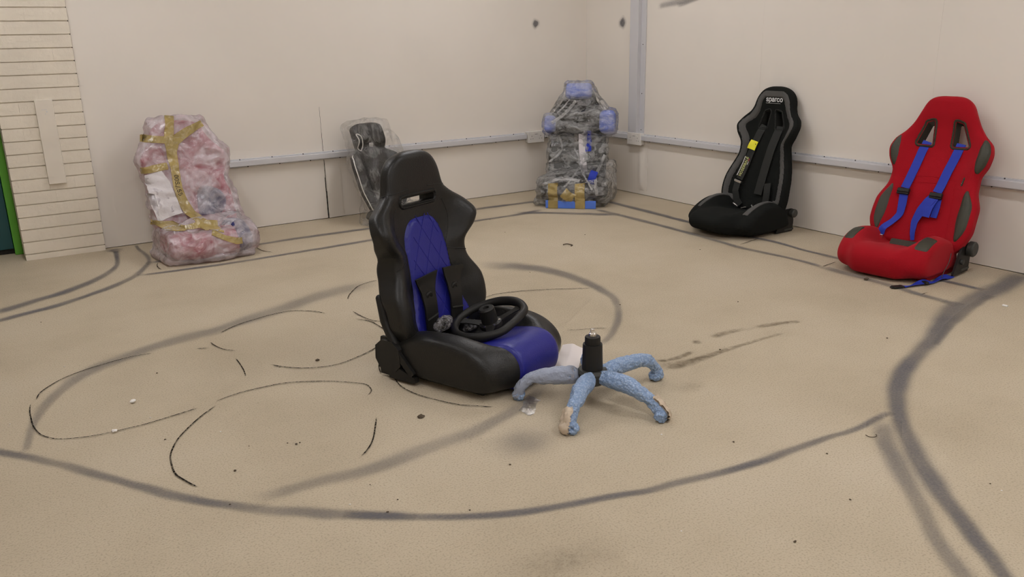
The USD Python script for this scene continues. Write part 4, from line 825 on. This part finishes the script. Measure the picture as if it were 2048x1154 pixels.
# loose folds of the film, whitish where they bunch up
for pts, w in (([(-.20, .60, .0), (-.10, .67, .0), (-.02, .76, .0)], .022), ([(-.16, .67, 0), (-.11, .72, 0), (-.07, .77, 0)], .010), ([(.08, .30, 0), (.06, .42, 0), (.065, .54, 0)], .026), ([(-.22, .30, 0), (-.12, .40, 0), (-.15, .50, 0)], .014), ([(-.05, .16, 0), (.02, .26, 0), (-.02, .40, 0)], .012), ([(.20, .10, 0), (.18, .24, 0), (.22, .36, 0)], .020), ([(-.22, .17, 0), (-.08, .215, 0), (.06, .20, 0)], .018), ([(.0, .30, 0), (.1, .22, 0), (.16, .14, 0)], .010)):
    q_ = smoothpath([(a, b) for a, b, _ in pts], 12); f_, _s = draped(bag, q_.tolist(), w, .003, .001, 30, [w*.3, w, w*.8, w*.2] if False else w); obj('film_fold', crumple(f_, .008, 45, 3), 'film_fold', cn, smooth=True)

# ---- 6. black padded seat with white piping in a clear bag, behind the blue one
PB = dict(loc=(2.465, 5.31, 0), rot=12)
pb = thing('padded_seat', 'black padded seat with white piping in a clear bag, behind the blue and black seat', 'car seat', PB['loc'], PB['rot'])
bk = Back(.66, [(0, .13), (.12, .165), (.3, .20), (.5, .205), (.64, .19), (.68, .15), (.705, .118), (.74, .122), (.8, .128), (.93, .125), (1, .12)], [(0, .02), (.4, .05), (.6, .04), (.68, .01), (.8, .02), (1, .01)], [(0, .035), (.5, .04), (.66, .035), (.70, .02), (.76, .05), (.9, .055), (1, .04)], tb=.045, vt=.93, lean=21, foot=(0, .10, .06))
obj('backrest', bk.mesh(), 'leather', pb, smooth=60)
for sg in (-1, 1):
    z = np.linspace(.02, .435, 40); obj('piping', tube(bk.T(np.c_[sg*(bk.hw(z/bk.L)*.985), bk.front(bk.hw(z/bk.L)*.93, z)+.012, z]), .0048, 8), 'piping', pb, 'white piping')
    if sg > 0: continue
    ov = smoothpath([(.118, .575), (.112, .535), (.116, .475), (.098, .462), (.088, .50), (.092, .56)], 40, True); obj('piping', tube(bk.on(sg*ov[:, 0], ov[:, 1], .004), .0035, 8, True), 'piping', pb, 'white piping')
for x0 in (-.10, -.04, .03, .09): z = np.linspace(.03, .42, 24); obj('pleat_seam', tube(bk.on(x0+.05*(z-.2), z, .0006), .0025, 5), 'plastic', pb)
obj('white_tag', bk.patch(Polygon([(-.030, .480), (.012, .476), (.006, .508), (-.034, .508)]), .004, .003, .006), 'white_print', pb, 'small white tag')
cu = Cushion(.17, [(.16, .03), (0, .02), (-.12, .02), (-.18, .04), (-.185, .08), (-.15, .11), (-.08, .11), (0, .10), (.12, .09), (.17, .06)], [(.16, .03), (0, .02), (-.12, .02), (-.18, .04), (-.185, .08), (-.15, .12), (-.08, .13), (0, .12), (.12, .10), (.17, .06)])
obj('cushion', cu.mesh(), 'leather', pb, smooth=60)
bb = grow(bk, .028, vt=.93); bb.W = (lambda v, f=bk.W: np.maximum(f(v)+.02, .175)); cb = Cushion(.21, np.array(cu.mid)*[1.1, 1.2]+[-.01, -.004], np.array(cu.bol)*[1.1, 1.2]+[-.01, -.004])
fl_ = m3.Manifold.batch_hull([m3.Manifold.sphere(.03, 14).translate(list(map(float, bk.T(np.array([[x, y, z]]))[0]))) for x, y, z in ((.1, -.02, .60), (.22, 0, .56), (.26, .02, .42), (.20, .02, .2), (-.1, .0, .1))])+m3.Manifold.batch_hull([m3.Manifold.sphere(.025, 14).translate(p) for p in ((-.19, -.14, .03), (-.2, .12, .03), (-.19, .1, .25), (.1, -.1, .1))])
bag = bag_mesh(bb, cb, 12, .022, 7, .012, fl_)
obj('clear_bag', bag, 'clear_bag', pb, 'clear crinkled plastic bag', smooth=True)

# ---- 7. swivel chair base wrapped in blue bubble sleeves
HB = (1.720, 2.158, 0)
sb = thing('swivel_chair_base', 'five-star swivel chair base wrapped in blue bubble sleeves with a black gas column', 'chair base', HB)
obj('hub', lathe([(0, .060), (.040, .060), (.052, .070), (.055, .105), (.048, .115), (0, .115)], 28), 'foam_strip' if False else 'steel_dark', sb)
for k, ang in enumerate((147, 216, 286, 358, 56)):
    q = math.radians(ang); d = np.array([math.cos(q), math.sin(q), 0]); wob = np.array([-d[1], d[0], 0])
    P = [(.045, .092, .024), (.09, .093, .030), (.15, .089, .029), (.195, .078, .024), (.225, .066, .021), (.258, .045, .0195), (.280, .028, .020), (.290, .020, .019)]
    if k == 0: P = [(.075, .092, .031), (.12, .090, .0315), (.17, .086, .028), (.215, .082, .020), (.240, .068, .018), (.258, .045, .019), (.262, .028, .019), (.266, .022, .019)]
    if k == 3: P = [(.045, .092, .024), (.09, .096, .029), (.15, .098, .027), (.21, .098, .024), (.25, .090, .022), (.28, .062, .018), (.30, .035, .018), (.305, .022, .020)]
    r2 = np.random.default_rng(k); pts = [(d*r+wob*r2.uniform(-.003, .003)+[0, 0, z], rad) for r, z, rad in P]
    mm = m3.Manifold()
    for a_, b_ in zip(pts[:-1], pts[1:]): mm = mm+m3.Manifold.batch_hull([m3.Manifold.sphere(x[1], 20).translate(list(map(float, x[0]))) for x in (a_, b_)])
    t_ = to_tm(mm.refine_to_length(.008)); t_ = trimesh.Trimesh(t_.vertices, t_.faces, process=True); trimesh.smoothing.filter_taubin(t_, iterations=12); t_ = crumple(t_, .006, 55, k+2); v = t_.vertices; v[:, 2] = np.maximum(v[:, 2], .001); t_.vertices = v
    lg = obj('leg', t_, 'sleeve_pale' if k == 0 else 'sleeve', sb, 'leg in a paler grey blue foam sleeve' if k == 0 else None, smooth=True)
    if k == 0:
        obj('sleeve_band', tube([d*.062+[0, 0, .092], d*.085+[0, 0, .092]], [.0275, .030], 20), 'sleeve', lg); obj('clear_tape', tube([d*.066+[0, 0, .092], d*.078+[0, 0, .092]], .0315, 20), 'foil', lg)
    if k in (1, 2):       # paper stuck round the toe, shaped to the wrapped foot
        V_, F_ = np.asarray(t_.vertices), np.asarray(t_.faces); N_ = np.asarray(t_.vertex_normals); cc = V_[F_].mean(1); nn = N_[F_].mean(1); al = cc@d; sd = cc@wob
        keep = (al > .252) & (nn@d*.7+nn[:, 2]*.5+(nn@wob)*(.6 if k == 2 else -.7) > -.05) & ((sd if k == 2 else -sd) > -.006)
        pts_, inv = np.unique(F_[keep], return_inverse=True); A_ = V_[pts_]+N_[pts_]*.0085; A_[:, 2] = np.maximum(A_[:, 2], .001); B_ = V_[pts_]+N_[pts_]*.0015; f_ = inv.reshape(-1, 3)
        pm = trimesh.Trimesh(A_, f_, process=False); pm = crumple(pm, .009, 45, k); obj('paper_tape', trimesh.Trimesh(np.vstack([pm.vertices, B_]), np.vstack([f_, f_[:, ::-1]+len(A_)]), process=False), 'paper_tape', sb, 'brown paper tape over the foot', smooth=True)
    tuft = mv(crumple(trimesh.creation.icosphere(3, .019), .012, 60, k+8), *(d*(.262 if k == 0 else .290)+wob*{1: .014, 2: -.014}.get(k, 0)+np.array([0, 0, .019]))); v = tuft.vertices; v[:, 2] = np.maximum(v[:, 2], .001); tuft.vertices = v; obj('foot_wrap', tuft, 'sleeve', lg, smooth=True)
obj('gas_column', lathe([(0, .090), (.037, .090), (.0375, .10), (.0345, .205), (.0335, .208), (0, .208)], 32), 'plastic', sb)
obj('column_sleeve', lathe([(0, .207), (.0275, .207), (.0275, .232), (.026, .235), (0, .235)], 32), 'plastic', sb)
obj('piston', lathe([(0, .234), (.0135, .234), (.0135, .247), (.0115, .249), (.0115, .251), (.008, .253), (.007, .262), (0, .263)], 24), 'metal', sb, 'bright metal piston tip')

# ---- 8. small things on the floor
pp = thing('paper_sheet', 'folded white paper lying on the floor between the blue seat and the chair base', 'paper', (0, 0, 0))
C4 = np.array([(1.760, 2.462), (1.842, 2.398), (1.995, 2.562), (1.945, 2.640)])
G = []
for a in np.linspace(0, 1, 16):
    row = []
    for b in np.linspace(0, 1, 14):
        p = (C4[0]*(1-b)+C4[1]*b)*(1-a)+(C4[3]*(1-b)+C4[2]*b)*a; h = .004+.014*max(0, 1-abs(b-.52)/.50)*(.35+.65*a)+.003*math.sin(7*a+5*b); row.append([p[0], p[1], h])
    G.append(row)
obj('folded_sheet', sheet(np.array(G), .0012) , 'paper', pp, smooth=25)
def scrap(name, label, cat_, x, y, m, mt):
    p = thing(name, label, cat_, (x, y, 0)); obj('piece', m, mt, p, smooth=30); return p
def chip(s, seed, h=.5):
    m = trimesh.creation.icosphere(2, s); m.apply_scale([1, .8, h]); m = crumple(m, s*.6, 40/s*.02+20, seed); m.apply_translation([0, 0, -m.bounds[0][2]+.0005]); return m
u_, v_ = np.meshgrid(np.linspace(-.06, .06, 40), np.linspace(-.028, .028, 20), indexing='ij'); hz = meshkit.fbm(np.stack([u_*28, v_*28, u_*0+4.2], -1), 4, 5)
fold = np.stack([u_+.012*np.sin(v_*60), v_+.008*np.sin(u_*45), (.003)+.020*np.clip(hz-.30, 0, 1)], -1)
fp = thing('film_scrap', 'crumpled scrap of clear film on the floor under the pale leg of the chair base', 'plastic film', (1.495, 2.225, .001), 35); obj('film', sheet(fold, .0006), 'scrap_film', fp, smooth=30)
scrap('crumb', 'white crumb inside the left pen loop on the floor', 'debris', .348, 3.091, chip(.009, 1), 'crumb')
scrap('crumb', 'white crumb on the lower edge of the left pen loop', 'debris', .252, 2.870, chip(.008, 2), 'crumb')
scrap('crumb', 'small white bit on the floor at far right below the right wall', 'debris', 3.907, 1.851, rbox(-.005, .005, -.012, .012, 0, .008, .002), 'crumb')
scrap('dirt_flake', 'brown flake on the floor in front of the blue and black seat', 'debris', 1.147, 2.372, chip(.012, 4, .25), 'dirt')
scrap('dirt_flake', 'dark flake on the floor beside the front corner of the red seat', 'debris', 3.788, 2.494, chip(.012, 5, .3), 'dirt')
scrap('dirt_flake', 'small dark flake on the floor left of the big curved line bottom', 'debris', .512, 2.365, chip(.0036, 6, .5), 'dirt')
scrap('dirt_flake', 'small dark flake in the lower right foreground of the floor', 'debris', 1.586, 1.165, chip(.0036, 9, .5), 'dirt')
scrap('dirt_flake', 'brown flake on the floor left of the recliner of the blue seat', 'debris', 1.045, 3.093, chip(.007, 10, .3), 'dirt')
sc = thing('wire_curl', 'short dark curl of wire on the floor in the middle of the room', 'debris', (3.017, 4.042, 0)); obj('wire', tube(smoothpath([(-.02, .02, .004), (.0, .01, .008), (.02, .0, .004), (.015, -.03, .005), (.0, -.035, .004)], 24), .0032, 8), 'dirt', sc)
sc = thing('wire_curl', 'thin brown curl on the floor left of the forked sprayed line', 'debris', (2.259, 1.410, 0)); obj('wire', tube(smoothpath([(-.014, .012, .003), (-.012, -.008, .003), (.004, -.014, .004), (.016, -.004, .003)], 24), .0012, 6), 'dirt', sc)

def specks(name, label, pts, s0, s1, mt, seed):
    r = np.random.default_rng(seed); ms = []
    for x, y in pts:
        m = trimesh.creation.icosphere(1, r.uniform(s0, s1)); m.apply_scale([1, r.uniform(.6, 1), .45]); ms.append(mv(rot(m, (0, 0, 1), r.uniform(0, 3)), x, y, -m.bounds[0][2]+.0004))
    obj(name, cat(ms), mt, None, label, 'debris', None, 'stuff')
specks('white_specks', 'tiny white specks scattered over the floor', [(0.180, 3.639), (0.220, 3.110), (0.374, 2.919), (0.547, 2.664), (-0.038, 3.151), (2.255, 1.001), (1.386, 1.364), (1.722, 1.801), (1.208, 3.627), (2.588, 3.928), (3.636, 2.854), (0.725, 1.985), (4.347, 3.944)], .0022, .0038, 'crumb', 4)
specks('dark_grit', 'tiny dark grit scattered over the floor', [(0.477, 3.340), (0.595, 2.504), (0.704, 2.452), (0.725, 2.428), (0.738, 2.432), (1.871, 1.632), (2.044, 1.415), (2.267, 1.039), (2.982, 2.627), (3.096, 1.913), (2.906, 4.586), (2.482, 3.669), (2.500, 2.929), (3.575, 3.465), (3.037, 4.989), (0.447, 2.180), (0.816, 2.054), (0.795, 1.889), (0.985, 1.768), (0.846, 1.932), (0.381, 2.712), (1.873, 1.211), (3.278, 4.201), (0.896, 3.113), (0.154, 4.344), (2.438, 2.227), (1.214, 1.918)], .002, .0045, 'dirt', 5)
